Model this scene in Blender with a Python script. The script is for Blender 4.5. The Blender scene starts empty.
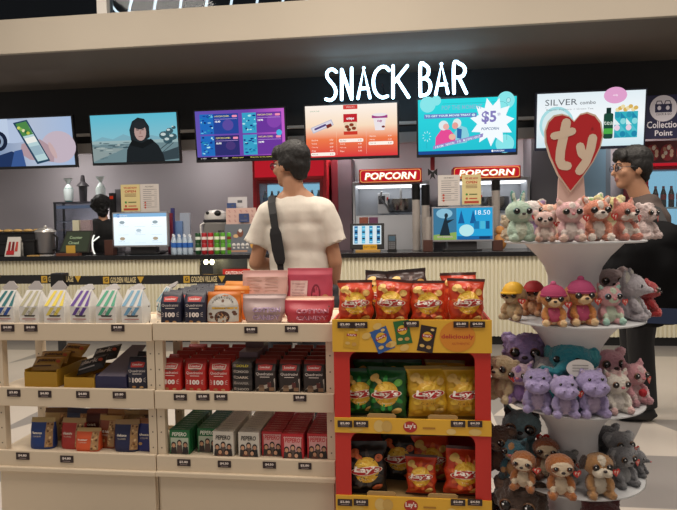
import bpy, bmesh, math, random
import numpy as np
from mathutils import Vector, Matrix, Euler, noise
from mathutils.geometry import tessellate_polygon
random.seed(7)
SC = bpy.context.scene
COL = SC.collection
V3 = Vector
PI = math.pi
rad = math.radians
# ---------------------------------------------------------------- camera
F = 600.0
CAM = V3((0, 0, 1.25))
RC = Matrix.Rotation(rad(7.3), 3, 'Z') @ Matrix.Rotation(rad(90 - 2.77), 3, 'X') @ Matrix.Rotation(rad(-0.95), 3, 'Z')
cd = bpy.data.cameras.new('camera'); co = bpy.data.objects.new('camera', cd); COL.objects.link(co)
cd.sensor_fit = 'HORIZONTAL'; cd.sensor_width = 36.0; cd.lens = F * 36.0 / 677.0; cd.clip_start = 0.05
co.matrix_world = Matrix.Translation(CAM) @ RC.to_4x4()
SC.camera = co


def at(px, py, Y):
    """point of the place seen at a photo pixel, on the wall-parallel plane y = Y"""
    d = RC @ V3(((px - 338.5) / F, -(py - 255.0) / F, -1.0))
    return CAM + d * (Y / d.y)


def onfloor(px, py, z=0.0):
    d = RC @ V3(((px - 338.5) / F, -(py - 255.0) / F, -1.0))
    return CAM + d * ((z - CAM.z) / d.z)


def ppm(px, py, Y):
    return (at(px + 1, py, Y) - at(px, py, Y)).length


# ---------------------------------------------------------------- materials
def lin(h):
    h = h.lstrip('#')
    c = [int(h[i:i + 2], 16) / 255 for i in (0, 2, 4)]
    return tuple(x / 12.92 if x <= .04045 else ((x + .055) / 1.055) ** 2.4 for x in c) + (1.0,)


_mats = {}


def M(hexc, rough=.6, metal=0., emit=0., var=0., vs=30., bump=0., bs=200., sheen=0., name=None, spec=None):
    key = (hexc, rough, metal, emit, var, vs, bump, bs, sheen, spec)
    if key in _mats:
        return _mats[key]
    m = bpy.data.materials.new(name or 'mat_' + hexc.lstrip('#'))
    m.use_nodes = True
    nt = m.node_tree
    b = nt.nodes['Principled BSDF']
    c = lin(hexc)
    b.inputs['Base Color'].default_value = c
    b.inputs['Roughness'].default_value = rough
    b.inputs['Metallic'].default_value = metal
    if spec is not None:
        b.inputs['Specular IOR Level'].default_value = spec
    if sheen:
        b.inputs['Sheen Weight'].default_value = sheen
        b.inputs['Sheen Roughness'].default_value = .5
    if emit:
        b.inputs['Base Color'].default_value = (0, 0, 0, 1)
        b.inputs['Specular IOR Level'].default_value = .1
        b.inputs['Emission Color'].default_value = c
        b.inputs['Emission Strength'].default_value = emit
    if var or bump:
        tc = nt.nodes.new('ShaderNodeTexCoord')
        n = nt.nodes.new('ShaderNodeTexNoise'); n.inputs['Scale'].default_value = vs; n.inputs['Detail'].default_value = 3
        nt.links.new(tc.outputs['Object'], n.inputs['Vector'])
        if var:
            mx = nt.nodes.new('ShaderNodeMix'); mx.data_type = 'RGBA'
            mx.inputs[6].default_value = tuple(x * (1 - var) for x in c[:3]) + (1,)
            mx.inputs[7].default_value = tuple(min(1, x * (1 + var)) for x in c[:3]) + (1,)
            nt.links.new(n.outputs['Fac'], mx.inputs[0])
            nt.links.new(mx.outputs[2], b.inputs['Base Color'])
        if bump:
            n2 = nt.nodes.new('ShaderNodeTexNoise'); n2.inputs['Scale'].default_value = bs; n2.inputs['Detail'].default_value = 2
            nt.links.new(tc.outputs['Object'], n2.inputs['Vector'])
            bp = nt.nodes.new('ShaderNodeBump'); bp.inputs['Strength'].default_value = bump; bp.inputs['Distance'].default_value = .004
            nt.links.new(n2.outputs['Fac'], bp.inputs['Height'])
            nt.links.new(bp.outputs['Normal'], b.inputs['Normal'])
    _mats[key] = m
    return m


def grad(stops, axis='Z', strength=1.0):
    """a lit picture whose colour runs along its own length (screen content)"""
    m = bpy.data.materials.new('screen_gradient'); m.use_nodes = True
    nt = m.node_tree; b = nt.nodes['Principled BSDF']
    tc = nt.nodes.new('ShaderNodeTexCoord'); sp = nt.nodes.new('ShaderNodeSeparateXYZ')
    nt.links.new(tc.outputs['Generated'], sp.inputs[0])
    r = nt.nodes.new('ShaderNodeValToRGB')
    el = r.color_ramp.elements
    while len(el) < len(stops):
        el.new(.5)
    for e, (p, h) in zip(el, stops):
        e.position = p; e.color = lin(h)
    nt.links.new(sp.outputs['XYZ'.index(axis)], r.inputs[0])
    b.inputs['Base Color'].default_value = (0, 0, 0, 1)
    b.inputs['Specular IOR Level'].default_value = .1
    nt.links.new(r.outputs[0], b.inputs['Emission Color'])
    b.inputs['Emission Strength'].default_value = strength
    return m


def glassmat(tint='e8f0f2', refl=.08):
    m = bpy.data.materials.new('clear_glass'); m.use_nodes = True
    nt = m.node_tree; nt.nodes.clear()
    o = nt.nodes.new('ShaderNodeOutputMaterial'); mx = nt.nodes.new('ShaderNodeMixShader'); mx.inputs[0].default_value = refl
    t = nt.nodes.new('ShaderNodeBsdfTransparent'); t.inputs[0].default_value = lin(tint)
    g = nt.nodes.new('ShaderNodeBsdfGlossy'); g.inputs['Roughness'].default_value = .05
    nt.links.new(t.outputs[0], mx.inputs[1]); nt.links.new(g.outputs[0], mx.inputs[2]); nt.links.new(mx.outputs[0], o.inputs[0])
    return m


GLASS = glassmat()
ACRYL = glassmat('f4f6f6', .06)

# ---------------------------------------------------------------- mesh builder
_tc = {}


def textgeo(s, bold, shear):
    k = (s, bold, shear)
    if k not in _tc:
        cu = bpy.data.curves.new('t', 'FONT'); cu.body = s; cu.size = 1; cu.resolution_u = 2; cu.offset = bold; cu.shear = shear
        ob = bpy.data.objects.new('t', cu)
        me = bpy.data.meshes.new_from_object(ob)
        vs = [(v.co.x, v.co.y) for v in me.vertices]; fs = [tuple(p.vertices) for p in me.polygons]
        bpy.data.objects.remove(ob); bpy.data.meshes.remove(me); bpy.data.curves.remove(cu)
        x0 = min(v[0] for v in vs); x1 = max(v[0] for v in vs); y0 = min(v[1] for v in vs); y1 = max(v[1] for v in vs)
        _tc[k] = (vs, fs, x0, x1, y0, y1)
        if y1 - y0 > 1.25 and bold: _tc[k] = textgeo(s, 0., shear)
    return _tc[k]


ORG = {}


class MB:
    def __init__(s):
        s.v = []; s.f = []; s.m = []; s.mats = []; s.map = None

    def mi(s, mat):
        if mat not in s.mats:
            s.mats.append(mat)
        return s.mats.index(mat)

    def V(s, p):
        p = V3(p)
        if s.map is not None:
            p = s.map @ p if isinstance(s.map, Matrix) else s.map(p)
        s.v.append(tuple(p)); return len(s.v) - 1

    def fa(s, idx, mat):
        s.f.append(tuple(idx)); s.m.append(s.mi(mat))

    def poly(s, pts, mat):
        s.fa([s.V(p) for p in pts], mat)

    def box(s, x0, x1, y0, y1, z0, z1, mat):
        i = [s.V(p) for p in ((x0, y0, z0), (x1, y0, z0), (x1, y1, z0), (x0, y1, z0), (x0, y0, z1), (x1, y0, z1), (x1, y1, z1), (x0, y1, z1))]
        for q in ((3, 2, 1, 0), (4, 5, 6, 7), (0, 1, 5, 4), (1, 2, 6, 5), (2, 3, 7, 6), (3, 0, 4, 7)):
            s.fa([i[k] for k in q], mat)
        return s

    def prism(s, pts2, w0, w1, mat, mat2=None):
        """closed outline in (u,v) extruded from w0 to w1"""
        a = [s.V((u, v, w0)) for u, v in pts2]; b = [s.V((u, v, w1)) for u, v in pts2]
        n = len(pts2)
        for k in range(n):
            s.fa((a[k], a[(k + 1) % n], b[(k + 1) % n], b[k]), mat2 or mat)
        for t in tessellate_polygon([[V3((u, v, 0)) for u, v in pts2]]):
            s.fa([a[k] for k in t], mat2 or mat); s.fa([b[k] for k in t], mat)
        return s

    def rect(s, u0, v0, u1, v1, mat, w=0., nu=1, nv=1):
        g = [[s.V((u0 + (u1 - u0) * i / nu, v0 + (v1 - v0) * j / nv, w)) for i in range(nu + 1)] for j in range(nv + 1)]
        for j in range(nv):
            for i in range(nu):
                s.fa((g[j][i], g[j][i + 1], g[j + 1][i + 1], g[j + 1][i]), mat)
        return s

    def rrect(s, u0, v0, u1, v1, r, mat, w=0., seg=4):
        pts = []
        for cx, cy, a0 in ((u1 - r, v0 + r, -90), (u1 - r, v1 - r, 0), (u0 + r, v1 - r, 90), (u0 + r, v0 + r, 180)):
            for k in range(seg + 1):
                a = rad(a0 + 90 * k / seg); pts.append((cx + r * math.cos(a), cy + r * math.sin(a)))
        s.poly([(u, v, w) for u, v in pts], mat); return s

    def poly2(s, pts, mat, w=0.):
        i = [s.V((u, v, w)) for u, v in pts]
        for t in tessellate_polygon([[V3((u, v, 0)) for u, v in pts]]):
            s.fa([i[k] for k in t], mat)
        return s

    def disc(s, cu, cv, ru, rv, mat, w=0., seg=20, rot=0., rings=1):
        c = s.V((cu, cv, w)); prev = None; ca, sa = math.cos(rot), math.sin(rot)
        for q in range(1, rings + 1):
            ring = []
            for k in range(seg):
                a = 2 * PI * k / seg; x = ru * q / rings * math.cos(a); y = rv * q / rings * math.sin(a)
                ring.append(s.V((cu + x * ca - y * sa, cv + x * sa + y * ca, w)))
            for k in range(seg):
                k2 = (k + 1) % seg
                s.fa((c, ring[k], ring[k2]) if prev is None else (prev[k], ring[k], ring[k2], prev[k2]), mat)
            prev = ring
        return s

    def stroke(s, pts, width, mat, w=0., caps=True):
        h = width / 2
        for (a, b) in zip(pts[:-1], pts[1:]):
            d = V3((b[0] - a[0], b[1] - a[1])); L = d.length
            if L < 1e-9:
                continue
            n = V3((-d.y, d.x)) / L * h
            s.poly([(a[0] - n.x, a[1] - n.y, w), (b[0] - n.x, b[1] - n.y, w), (b[0] + n.x, b[1] + n.y, w), (a[0] + n.x, a[1] + n.y, w)], mat)
        if caps:
            for i, p in enumerate(pts):
                s.disc(p[0], p[1], h, h, mat, w + (1e-5 if i % 2 else 2e-5), 8)
        return s

    def text(s, t, u, v, size, mat, w=0., al='c', width=None, bold=0., shear=0.):
        vs, fs, x0, x1, y0, y1 = textgeo(t, bold, shear)
        k = size / max(.001, (y1 - y0)); ku = k if width is None else width / (x1 - x0)
        off = {'c': (x0 + x1) / 2, 'l': x0, 'r': x1}[al]
        i = [s.V((u + (a - off) * ku, v + (b - y0) * k, w)) for a, b in vs]
        for f in fs:
            s.fa([i[q] for q in f], mat)
        return s

    def tube(s, pts, r, mat, seg=8, closed=False):
        pts = [V3(p) for p in pts]; n = len(pts); rs = r if isinstance(r, (list, tuple)) else [r] * n
        rings = []
        a = None
        for k in range(n):
            t = (pts[min(k + 1, n - 1)] - pts[max(k - 1, 0)])
            if closed:
                t = pts[(k + 1) % n] - pts[(k - 1) % n]
            t.normalize()
            if a is None:
                a = t.cross(V3((0, 0, 1)))
                if a.length < .05:
                    a = t.cross(V3((1, 0, 0)))
            a = a - t * a.dot(t); a.normalize(); b = a.cross(t)
            rings.append([s.V(pts[k] + (a * math.cos(2 * PI * j / seg) + b * math.sin(2 * PI * j / seg)) * rs[k]) for j in range(seg)])
        for k in range(n if closed else n - 1):
            A, B = rings[k], rings[(k + 1) % n]
            for j in range(seg):
                s.fa((A[j], A[(j + 1) % seg], B[(j + 1) % seg], B[j]), mat)
        if not closed:
            s.fa(rings[0][::-1], mat); s.fa(rings[-1], mat)
        return s

    def lathe(s, prof, mat, c=(0, 0, 0), seg=20, sx=1., sy=1.):
        rings = []
        for r, z in prof:
            rings.append([s.V((c[0] + sx * r * math.cos(2 * PI * j / seg), c[1] + sy * r * math.sin(2 * PI * j / seg), c[2] + z)) for j in range(seg)])
        for A, B in zip(rings[:-1], rings[1:]):
            for j in range(seg):
                s.fa((A[j], A[(j + 1) % seg], B[(j + 1) % seg], B[j]), mat)
        s.fa(rings[0][::-1], mat); s.fa(rings[-1], mat)
        return s

    def ell(s, c, r, mat, rot=None, seg=14, rg=9):
        c = V3(c); R = rot or Matrix.Identity(3)
        if isinstance(r, (int, float)):
            r = (r, r, r)
        T = s.V(c + R @ V3((0, 0, r[2]))); B = s.V(c + R @ V3((0, 0, -r[2])))
        rows = []
        for i in range(1, rg):
            a = PI * i / rg
            rows.append([s.V(c + R @ V3((r[0] * math.sin(a) * math.cos(2 * PI * j / seg), r[1] * math.sin(a) * math.sin(2 * PI * j / seg), r[2] * math.cos(a)))) for j in range(seg)])
        for j in range(seg):
            k = (j + 1) % seg
            s.fa((T, rows[0][j], rows[0][k]), mat); s.fa((B, rows[-1][k], rows[-1][j]), mat)
        for P, Q in zip(rows[:-1], rows[1:]):
            for j in range(seg):
                k = (j + 1) % seg
                s.fa((P[j], Q[j], Q[k], P[k]), mat)
        return s

    def cap(s, p0, p1, r0, r1, mat, seg=12):
        p0 = V3(p0); p1 = V3(p1)
        s.ell(p0, r0, mat, None, seg, 8); s.ell(p1, r1, mat, None, seg, 8)
        if (p1 - p0).length > 1e-5:
            s.tube([p0, p1], [r0, r1], mat, seg)
        return s

    def build(s, name, parent=None, loc=None, smooth=False, bevel=0., solid=0.):
        me = bpy.data.meshes.new(name)
        org = V3(ORG.get(parent.name, (0, 0, 0))) if parent else V3(loc if loc is not None else (0, 0, 0))
        me.from_pydata([(a - org.x, b - org.y, c - org.z) for a, b, c in s.v], [], s.f)
        for m in s.mats:
            me.materials.append(m)
        me.polygons.foreach_set('material_index', s.m)
        if smooth:
            me.polygons.foreach_set('use_smooth', [True] * len(s.f))
            try:
                me.set_sharp_from_angle(angle=rad(40))
            except Exception:
                pass
        o = bpy.data.objects.new(name, me); COL.objects.link(o)
        if parent:
            o.parent = parent
        else:
            o.location = org
        ORG[o.name] = tuple(org)
        if bevel:
            b = o.modifiers.new('bevel', 'BEVEL'); b.width = bevel; b.segments = 2; b.limit_method = 'ANGLE'; b.angle_limit = rad(50)
        return o


FRONT = Matrix(((1, 0, 0, 0), (0, 0, -1, 0), (0, 1, 0, 0), (0, 0, 0, 1)))   # u -> X, v -> Z, w -> towards the viewer


def fr(x, y, z, rz=0., tilt=0., k=1.):
    """drawing frame: origin, turned about z, tilted forward"""
    return Matrix.Translation((x, y, z)) @ Matrix.Rotation(rz, 4, 'Z') @ Matrix.Rotation(tilt, 4, 'X') @ FRONT @ Matrix.Diagonal((k, k, k, 1))


def tag(o, label, cat, group=None):
    o['label'] = label; o['category'] = cat
    if group:
        o['group'] = group
    return o


def thing(name, label, cat, loc=(0, 0, 0), group=None):
    o = bpy.data.objects.new(name, None); COL.objects.link(o); o.location = loc; o.empty_display_size = .05
    ORG[o.name] = tuple(loc)
    return tag(o, label, cat, group)


def struct(mb, name, **k):
    o = mb.build(name, **k); o['kind'] = 'structure'; return o


def dup(root, loc, rotz=None, label=None, group=None, scale=None):
    def cp(o, par):
        c = o.copy(); COL.objects.link(c)
        if par:
            c.parent = par
        for ch in kids.get(o, ()):
            cp(ch, c)
        return c
    kids = {}
    stack = [root]
    while stack:
        o = stack.pop()
        kids[o] = list(o.children); stack += kids[o]
    r = cp(root, None); r.location = loc
    if rotz is not None:
        r.rotation_euler = (root.rotation_euler[0], root.rotation_euler[1], rotz)
    if label:
        r['label'] = label
    if group:
        r['group'] = group
    if scale:
        r.scale = (scale,) * 3
    return r


# ---------------------------------------------------------------- soft bodies: blobs fused into one skin
def fuse(name, blobs, voxel, parent=None, loc=None, sm=4, disp=0., dfreq=40., dvec=(1, 1, 1), keep=None):
    """blobs: ('e', centre, radii, rot or None, material) / ('c', p0, p1, r0, r1, material); one continuous mesh"""
    mb = MB()
    for b in blobs:
        if b[0] == 'e':
            mb.ell(b[1], b[2], b[4], b[3])
        elif b[0] == 'f':
            mb.tube([b[1], b[2]], [b[3], b[4]], b[5], 20)
        else:
            mb.cap(b[1], b[2], b[3], b[4], b[5])
    me = bpy.data.meshes.new('tmp'); me.from_pydata(mb.v, [], mb.f)
    o = bpy.data.objects.new('tmp', me); COL.objects.link(o)
    r = o.modifiers.new('r', 'REMESH'); r.mode = 'VOXEL'; r.voxel_size = voxel
    if sm:
        q = o.modifiers.new('s', 'SMOOTH'); q.factor = .5; q.iterations = sm
    dg = bpy.context.evaluated_depsgraph_get(); dg.update()
    m2 = bpy.data.meshes.new_from_object(o.evaluated_get(dg))
    bpy.data.objects.remove(o); bpy.data.meshes.remove(me)
    m2.name = name
    n = len(m2.vertices)
    co_ = np.empty(n * 3); m2.vertices.foreach_get('co', co_); co_ = co_.reshape(-1, 3)
    if disp:
        no = np.empty(n * 3); m2.vertices.foreach_get('normal', no); no = no.reshape(-1, 3)
        d = np.array([noise.noise(V3((p[0] * dfreq * dvec[0], p[1] * dfreq * dvec[1], p[2] * dfreq * dvec[2]))) for p in co_])
        co_ = co_ + no * (d * disp)[:, None]
    fc = np.empty(len(m2.polygons) * 3); m2.polygons.foreach_get('center', fc); fc = fc.reshape(-1, 3)
    mats = []; best = np.full(len(fc), 1e9); idx = np.zeros(len(fc), int)
    for b in blobs:
        mt = b[-1]
        if mt not in mats:
            mats.append(mt)
        if b[0] == 'e':
            rr = b[2] if not isinstance(b[2], (int, float)) else (b[2],) * 3
            q = fc - np.array(b[1])
            if b[3] is not None:
                q = q @ np.array(b[3])
            dist = (np.linalg.norm(q / np.array(rr), axis=1) - 1) * min(rr)
        else:
            a = np.array(b[1]); ab = np.array(b[2]) - a
            t = np.clip(((fc - a) @ ab) / max(1e-9, ab @ ab), 0, 1)
            dist = np.linalg.norm(fc - a - t[:, None] * ab, axis=1) - (b[3] + (b[4] - b[3]) * t)
        u = dist < best + 1e-4
        best[u] = dist[u]; idx[u] = mats.index(mt)
    org = V3(ORG.get(parent.name, (0, 0, 0))) if parent else V3(loc if loc is not None else (0, 0, 0))
    m2.vertices.foreach_set('co', (co_ - np.array(org)).ravel())
    m2.materials.clear()
    for m in mats:
        m2.materials.append(m)
    m2.polygons.foreach_set('material_index', idx.astype('int32'))
    m2.polygons.foreach_set('use_smooth', [True] * len(m2.polygons))
    m2.update()
    o = bpy.data.objects.new(name, m2); COL.objects.link(o)
    if parent:
        o.parent = parent
    else:
        o.location = org
    ORG[o.name] = tuple(org)
    return o


ORD = ['front', 'second', 'third', 'fourth', 'fifth', 'sixth', 'seventh', 'eighth', 'ninth', 'tenth', 'eleventh', 'twelfth']
BLACK = M('0e0e10', .45); WHITE = M('f0eee8', .6)
# ================================================================ the setting
YC = onfloor(490, 345).y                      # counter front
YB = 7.75                      # back wall
ZC = at(338, 253, YC).z        # counter height
fl = MB()
FT = [M('b9b0a6', .35, var=.06, vs=3, bump=.02), M('85807d', .35, var=.08, vs=3)]
rn = random.Random(5)
T = .62
oy = onfloor(640, 419).y; ox = onfloor(644, 419).x
special = {}
for i in range(-12, 11):
    for j in range(-9, 12):
        x0, y0 = ox + (i - .5) * T, oy + (j) * T
        x1, y1 = x0 + T, y0 + T
        a, b, c, d = (x0, y0, 0), (x1, y0, 0), (x1, y1, 0), (x0, y1, 0)
        mid = ((x0 + x1) / 2, y1, 0)
        k = rn.choice('LLLLGTUDE')
        if i >= 0 and j in (0, 1, 2): k = 'L' if i < 9 else 'G'
        if j >= 3: k = 'L' if (i + j) % 3 else 'G'
        if j == 3: k = 'G'
        if j == -1: k = {0: 'T', 1: 'E', -1: 'G', -2: 'L'}.get(i, k)
        if j == -2: k = {0: 'D', 1: 'L', -1: 'G', -2: 'T'}.get(i, k)
        if k == 'L': fl.poly((a, b, c, d), FT[0])
        elif k == 'G': fl.poly((a, b, c, d), FT[1])
        elif k == 'T':
            fl.poly((a, b, mid), FT[0]); fl.poly((a, mid, d), FT[1]); fl.poly((b, c, mid), FT[1])
        elif k == 'U':
            fl.poly((a, b, mid), FT[1]); fl.poly((a, mid, d), FT[0]); fl.poly((b, c, mid), FT[0])
        elif k == 'D':
            fl.poly((a, b, c), FT[0]); fl.poly((a, c, d), FT[1])
        else:
            fl.poly((a, b, d), FT[1]); fl.poly((b, c, d), FT[0])
struct(fl, 'floor')

YF = 5.45; ZF = at(338, 35, YF).z
YK = 6.95; ZK = at(338, 124, YK).z            # black bulkhead above the bar
w = MB(); w.box(-7, 5.5, YF, YF + .05, ZF, at(338, 0, YF).z + .02, M('aca293', .7, var=.04, vs=2))
struct(w, 'trim_1', bevel=.006)
w = MB(); w.box(-7, 5.5, YF + .05, YK + .1, ZF + .01, ZF + .06, M('6f665d', .85, var=.05, vs=1.5))
struct(w, 'ceiling')
w = MB(); w.box(-7, 5.5, YK, YK + .1, ZK, ZF + .01, M('202022', .6, var=.08, vs=2))
struct(w, 'wall_front')
w = MB(); zz = ZK
w.box(-7, 5.5, YK - .015, YK + .02, zz - .035, zz, M('b9b3ad', .5))
w.box(-7, 5.5, YK + .02, YK + .06, zz - .12, zz - .035, M('161618', .5))
w.box(-7, 5.5, YK - .005, YK + .05, zz - .24, zz - .12, M('a5a09d', .5))
struct(w, 'trim_2')
w = MB(); w.box(-7, 5.5, YB, YB + .1, 0, ZK + .02, M('a19ba0', .75, var=.05, vs=1.2, bump=.05, bs=8))
struct(w, 'wall_back')
w = MB(); w.box(-7, 5.5, YK + .1, YB, ZK + .02, ZK + .08, M('8a8683', .8))
struct(w, 'trim_3')
# upper floor: glass balustrade and what shows through it
w = MB(); w.box(-7, 5.5, YF + 1.6, YF + 1.7, ZF + .2, ZF + 1.6, M('2c3036', .6, var=.3, vs=5))
struct(w, 'wall_upper')
w = MB(); w.box(-7, 5.5, YF + .05, YF + 1.6, ZF + .24, ZF + .27, M('55575a', .6, var=.3, vs=8))
struct(w, 'trim_4')
bal = thing('glass_balustrade', 'dark glass balustrade with a white post above the cream mezzanine edge', 'balustrade', at(60, 15, YF + .1))
g = MB(); pz = at(100, 12, YF + .1).z - .02
for xa, xb in ((-40, 96), (108, 700)):
    g.box(at(xa, 5, YF + .1).x, at(xb, 5, YF + .1).x, YF + .1, YF + .115, at(338, 0, YF).z + .021, at(0, -30, YF).z + .2, glassmat('b4bec8', .012))
g.build('glass_panel', bal)
g = MB(); g.box(at(97, 5, YF + .05).x, at(107, 5, YF + .05).x, YF + .04, YF + .17, at(338, 0, YF).z + .021, at(0, -30, YF).z + .2, M('c9c4bd', .5)); g.build('post', bal, bevel=.004)
# lit white bars behind the glass
xs = [113, 130, 155, 181, 207, 232, 258, 284, 308, 330]
for k, px in enumerate(xs[:10]):
    p = at(px, 12 - k * 2.0, YF + .6)
    b_ = MB()
    if k == 0:
        pts = [at(110, -30, YF + .6), at(111, -2, YF + .6), at(112, 6, YF + .6), at(116, 11, YF + .6), at(122, 15, YF + .6), at(128, 45, YF + .6)]
    else:
        top = max(0., 5 - k) * 1.2
        pts = [at(px - 4, 45 - k * 2.0, YF + .6), at(px - 2, 16 - k * 2.0 + 5, YF + .6), at(px, 8 - k * 2, YF + .6), at(px + top * .7, -4 - k, YF + .6), at(px + top * 1.5, -16 - k, YF + .6)]
    b_.tube(pts, .013, M('f5f1e6', emit=4), 6)
    o = b_.build('light_bar', loc=pts[0])
    lab = ('curved white lit bar beside the white balustrade post' if k == 0 else
           'white lit bar behind the balustrade glass, %s to the right of the curved bar' % (['', 'first', 'second', 'third', 'fourth', 'fifth', 'sixth', 'seventh', 'eighth', 'ninth'][k]))
    tag(o, lab, 'light', 'lit bars on the upper floor')

# ================================================================ counter
ct = thing('service_counter', 'long snack counter with black worktop over white ribbed front panels', 'counter', (at(338, 253, YC).x, YC, 0))
XL, XR = -6.2, 3.6
nx0, nx1 = at(198, 262, YC).x, at(247, 262, YC).x
zn0 = at(220, 284, YC).z; zt = ZC - .05
b_ = MB(); b_.box(XL, XR, YC - .04, YC + .72, ZC - .05, ZC, M('17171a', .25)); b_.build('worktop', ct, bevel=.004)
rib = M('dcd6bd', .5, var=.03, vs=2)
b_ = MB()


def ribs(x0, x1, z0, z1):
    n = max(1, round((x1 - x0) / .042)); d = (x1 - x0) / n
    b_.box(x0, x1, YC + .012, YC + .05, z0, z1, rib)
    for k in range(n):
        a = x0 + k * d
        pts = [(a + .006, YC + .012), (a + .011, YC - .006), (a + d - .011, YC - .006), (a + d - .006, YC + .012)]
        for (p, q) in zip(pts[:-1], pts[1:]):
            b_.poly(((p[0], p[1], z0), (q[0], q[1], z0), (q[0], q[1], z1), (p[0], p[1], z1)), rib)


ribs(XL, nx0, .09, zt); ribs(nx0, nx1, .09, zn0); ribs(nx1, XR, .09, zt)
b_.build('ribbed_front', ct)
b_ = MB(); b_.box(XL, XR, YC + .03, YC + .68, 0, .09, BLACK); b_.build('kickplate', ct)
b_ = MB(); b_.box(XL, XR, YC + .64, YC + .7, .09, zt, M('4a4648', .6)); b_.build('back_panel', ct)
# heated display let into the counter front
hw = thing('heated_display', 'warm lit glass hot food display set into the counter front', 'food warmer', ((nx0 + nx1) / 2, YC + .05, zn0))
b_ = MB(); b_.box(nx0 + .01, nx1 - .01, YC + .45, YC + .47, zn0 + .005, zt - .005, M('8d8a88', .4, .3)); b_.box(nx0 + .01, nx1 - .01, YC + .06, YC + .46, zn0 + .002, zn0 + .03, M('9a9692', .3, .5)); b_.build('cabinet', hw)
b_ = MB(); b_.box(nx0 + .01, nx1 - .01, YC + .055, YC + .06, zn0 + .01, zt - .005, GLASS); b_.build('glass_front', hw)
for px in (206, 212):
    b_ = MB(); p = at(px, 262, YC + .25); b_.ell(p, (.025, .025, .03), M('ffe6b0', emit=14)); b_.build('bulb', hw)
b_ = MB()
for k in range(6):
    p = at(205 + k * 4, 275, YC + .25); b_.ell((p.x, p.y, zn0 + .06), (.06, .05, .03), M('d9a24a', .6, var=.3, vs=60))
o = b_.build('bread_roll', loc=(nx0 + .2, YC + .25, zn0 + .03), smooth=True); tag(o, 'row of golden bread rolls inside the warm lit glass display', 'bread'); o['kind'] = 'stuff'
cs = thing('warning_sign', 'small red caution sign with white lettering on the hot food display', 'sign', at(236, 272, YC - .02))
X0, X1 = at(223, 270, YC - .02).x, at(250, 270, YC - .02).x; Z0, Z1 = at(236, 276.5, YC - .02).z, at(236, 269, YC - .02).z
b_ = MB(); b_.box(X0, X1, YC - .03, YC - .01, Z0, Z1, M('c8281e', .5)); b_.map = fr(0, YC - .031, 0); b_.text('CAUTION HOT !', (X0 + X1) / 2, Z0 + (Z1 - Z0) * .28, (Z1 - Z0) * .46, M('fff4ea', .5), 0, bold=.02, width=(X1 - X0) * .8); b_.build('sign_plate', cs)

# ================================================================ queue barrier belts
gold = M('c9a13c', .4, .2)


def stanchion(px, Y, label, target=None, textpx=(), col='141416'):
    base = onfloor(px, 300, 0); X = at(px, 285, Y).x
    t = thing('queue_barrier_post', label, 'queue barrier', (X, Y, 0))
    zt_ = at(px, 275.5, Y).z + .0 if px < 400 else .86
    a = MB(); a.lathe([(.0, 0), (.17, 0), (.17, .012), (.05, .035), (.0, .035)], M('1b1b1d', .4), (X, Y, 0), 24); a.build('base', t, smooth=True)
    a = MB(); a.lathe([(0, .035), (.032, .035), (.032, zt_ - .06), (0, zt_ - .06)], M('1c1c1e', .35), (X, Y, 0), 16); a.build('pole', t, smooth=True)
    a = MB(); a.box(X - .055, X + .055, Y - .045, Y + .045, zt_ - .09, zt_ + .02, M('121214', .4)); a.build('belt_head', t, bevel=.01)
    if target is not None:
        zb0, zb1 = zt_ - .075, zt_ - .005
        a = MB(); x2, y2 = target
        d = V3((x2 - X, y2 - Y, 0)); L = d.length; d /= L; n = V3((-d.y, d.x, 0)) * .0012
        for sgn in (1,):
            p = [V3((X, Y, 0)) + d * .05, V3((x2, y2, 0)) - d * .062]
            pts = [(p[0] + n), (p[1] + n), (p[1] - n), (p[0] - n)]
            lo = [a.V((q.x, q.y, zb0)) for q in pts]; hi = [a.V((q.x, q.y, zb1)) for q in pts]
            mt = M(col, .6)
            for k in range(4):
                a.fa((lo[k], lo[(k + 1) % 4], hi[(k + 1) % 4], hi[k]), mt)
            a.fa(lo, mt); a.fa(hi, mt)
        if textpx:
            left = V3((X, Y, 0)) if X < x2 else V3((x2, y2, 0)); ang = math.atan2(d.y, d.x) if X < x2 else math.atan2(-d.y, -d.x)
            a.map = fr(left.x, left.y - .002, zb0, ang)
            for px0, txt in textpx:
                u = at(px0, 280, Y).x - left.x; u /= math.cos(ang)
                h = zb1 - zb0
                a.rect(u, h * .12, u + .05, h * .88, gold, .0012); a.text('G', u + .025, h * .3, h * .42, M('141416', .6), .002, bold=.03)
                a.text(txt[0], u + .06, h * .18, h * .64, M('c9b98c', .5), .0012, 'l', bold=.025, width=.205)
                a.poly2([(u + .275, h * .85), (u + .33, h * .85), (u + .3025, h * .12)], gold, .0012)
        a.build('belt', t)
    return t


GV = 'GOLDEN VILLAGE'
XA = at(60, 280, 4.4).x; XB = at(300, 280, 4.5).x
stanchion(60, 4.4, 'black queue barrier post behind the gable cartons with a belt running right', (XB, 4.5), [(102, [GV]), (181, [GV])])
X2 = at(-90, 284, 4.35).x
stanchion(300, 4.5, 'black queue barrier post behind the man in the white shirt')
t = stanchion(-90, 4.35, 'black queue barrier post at the far left with belt running right', (XA, 4.4), [(38, ['GOLDEN VILLAGE']), (-40, ['GOLDEN VILLAGE'])])
pR = onfloor(700, 372, 0)
stanchion(765, 2.75, 'black queue barrier post far right with a navy belt running behind plush stand', (at(575, 306, 2.95).x, 2.95), col='1c2c4a')
stanchion(575, 2.95, 'black queue barrier post standing behind the plush toy stand')
# ================================================================ menu screens
YS = 6.42


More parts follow.
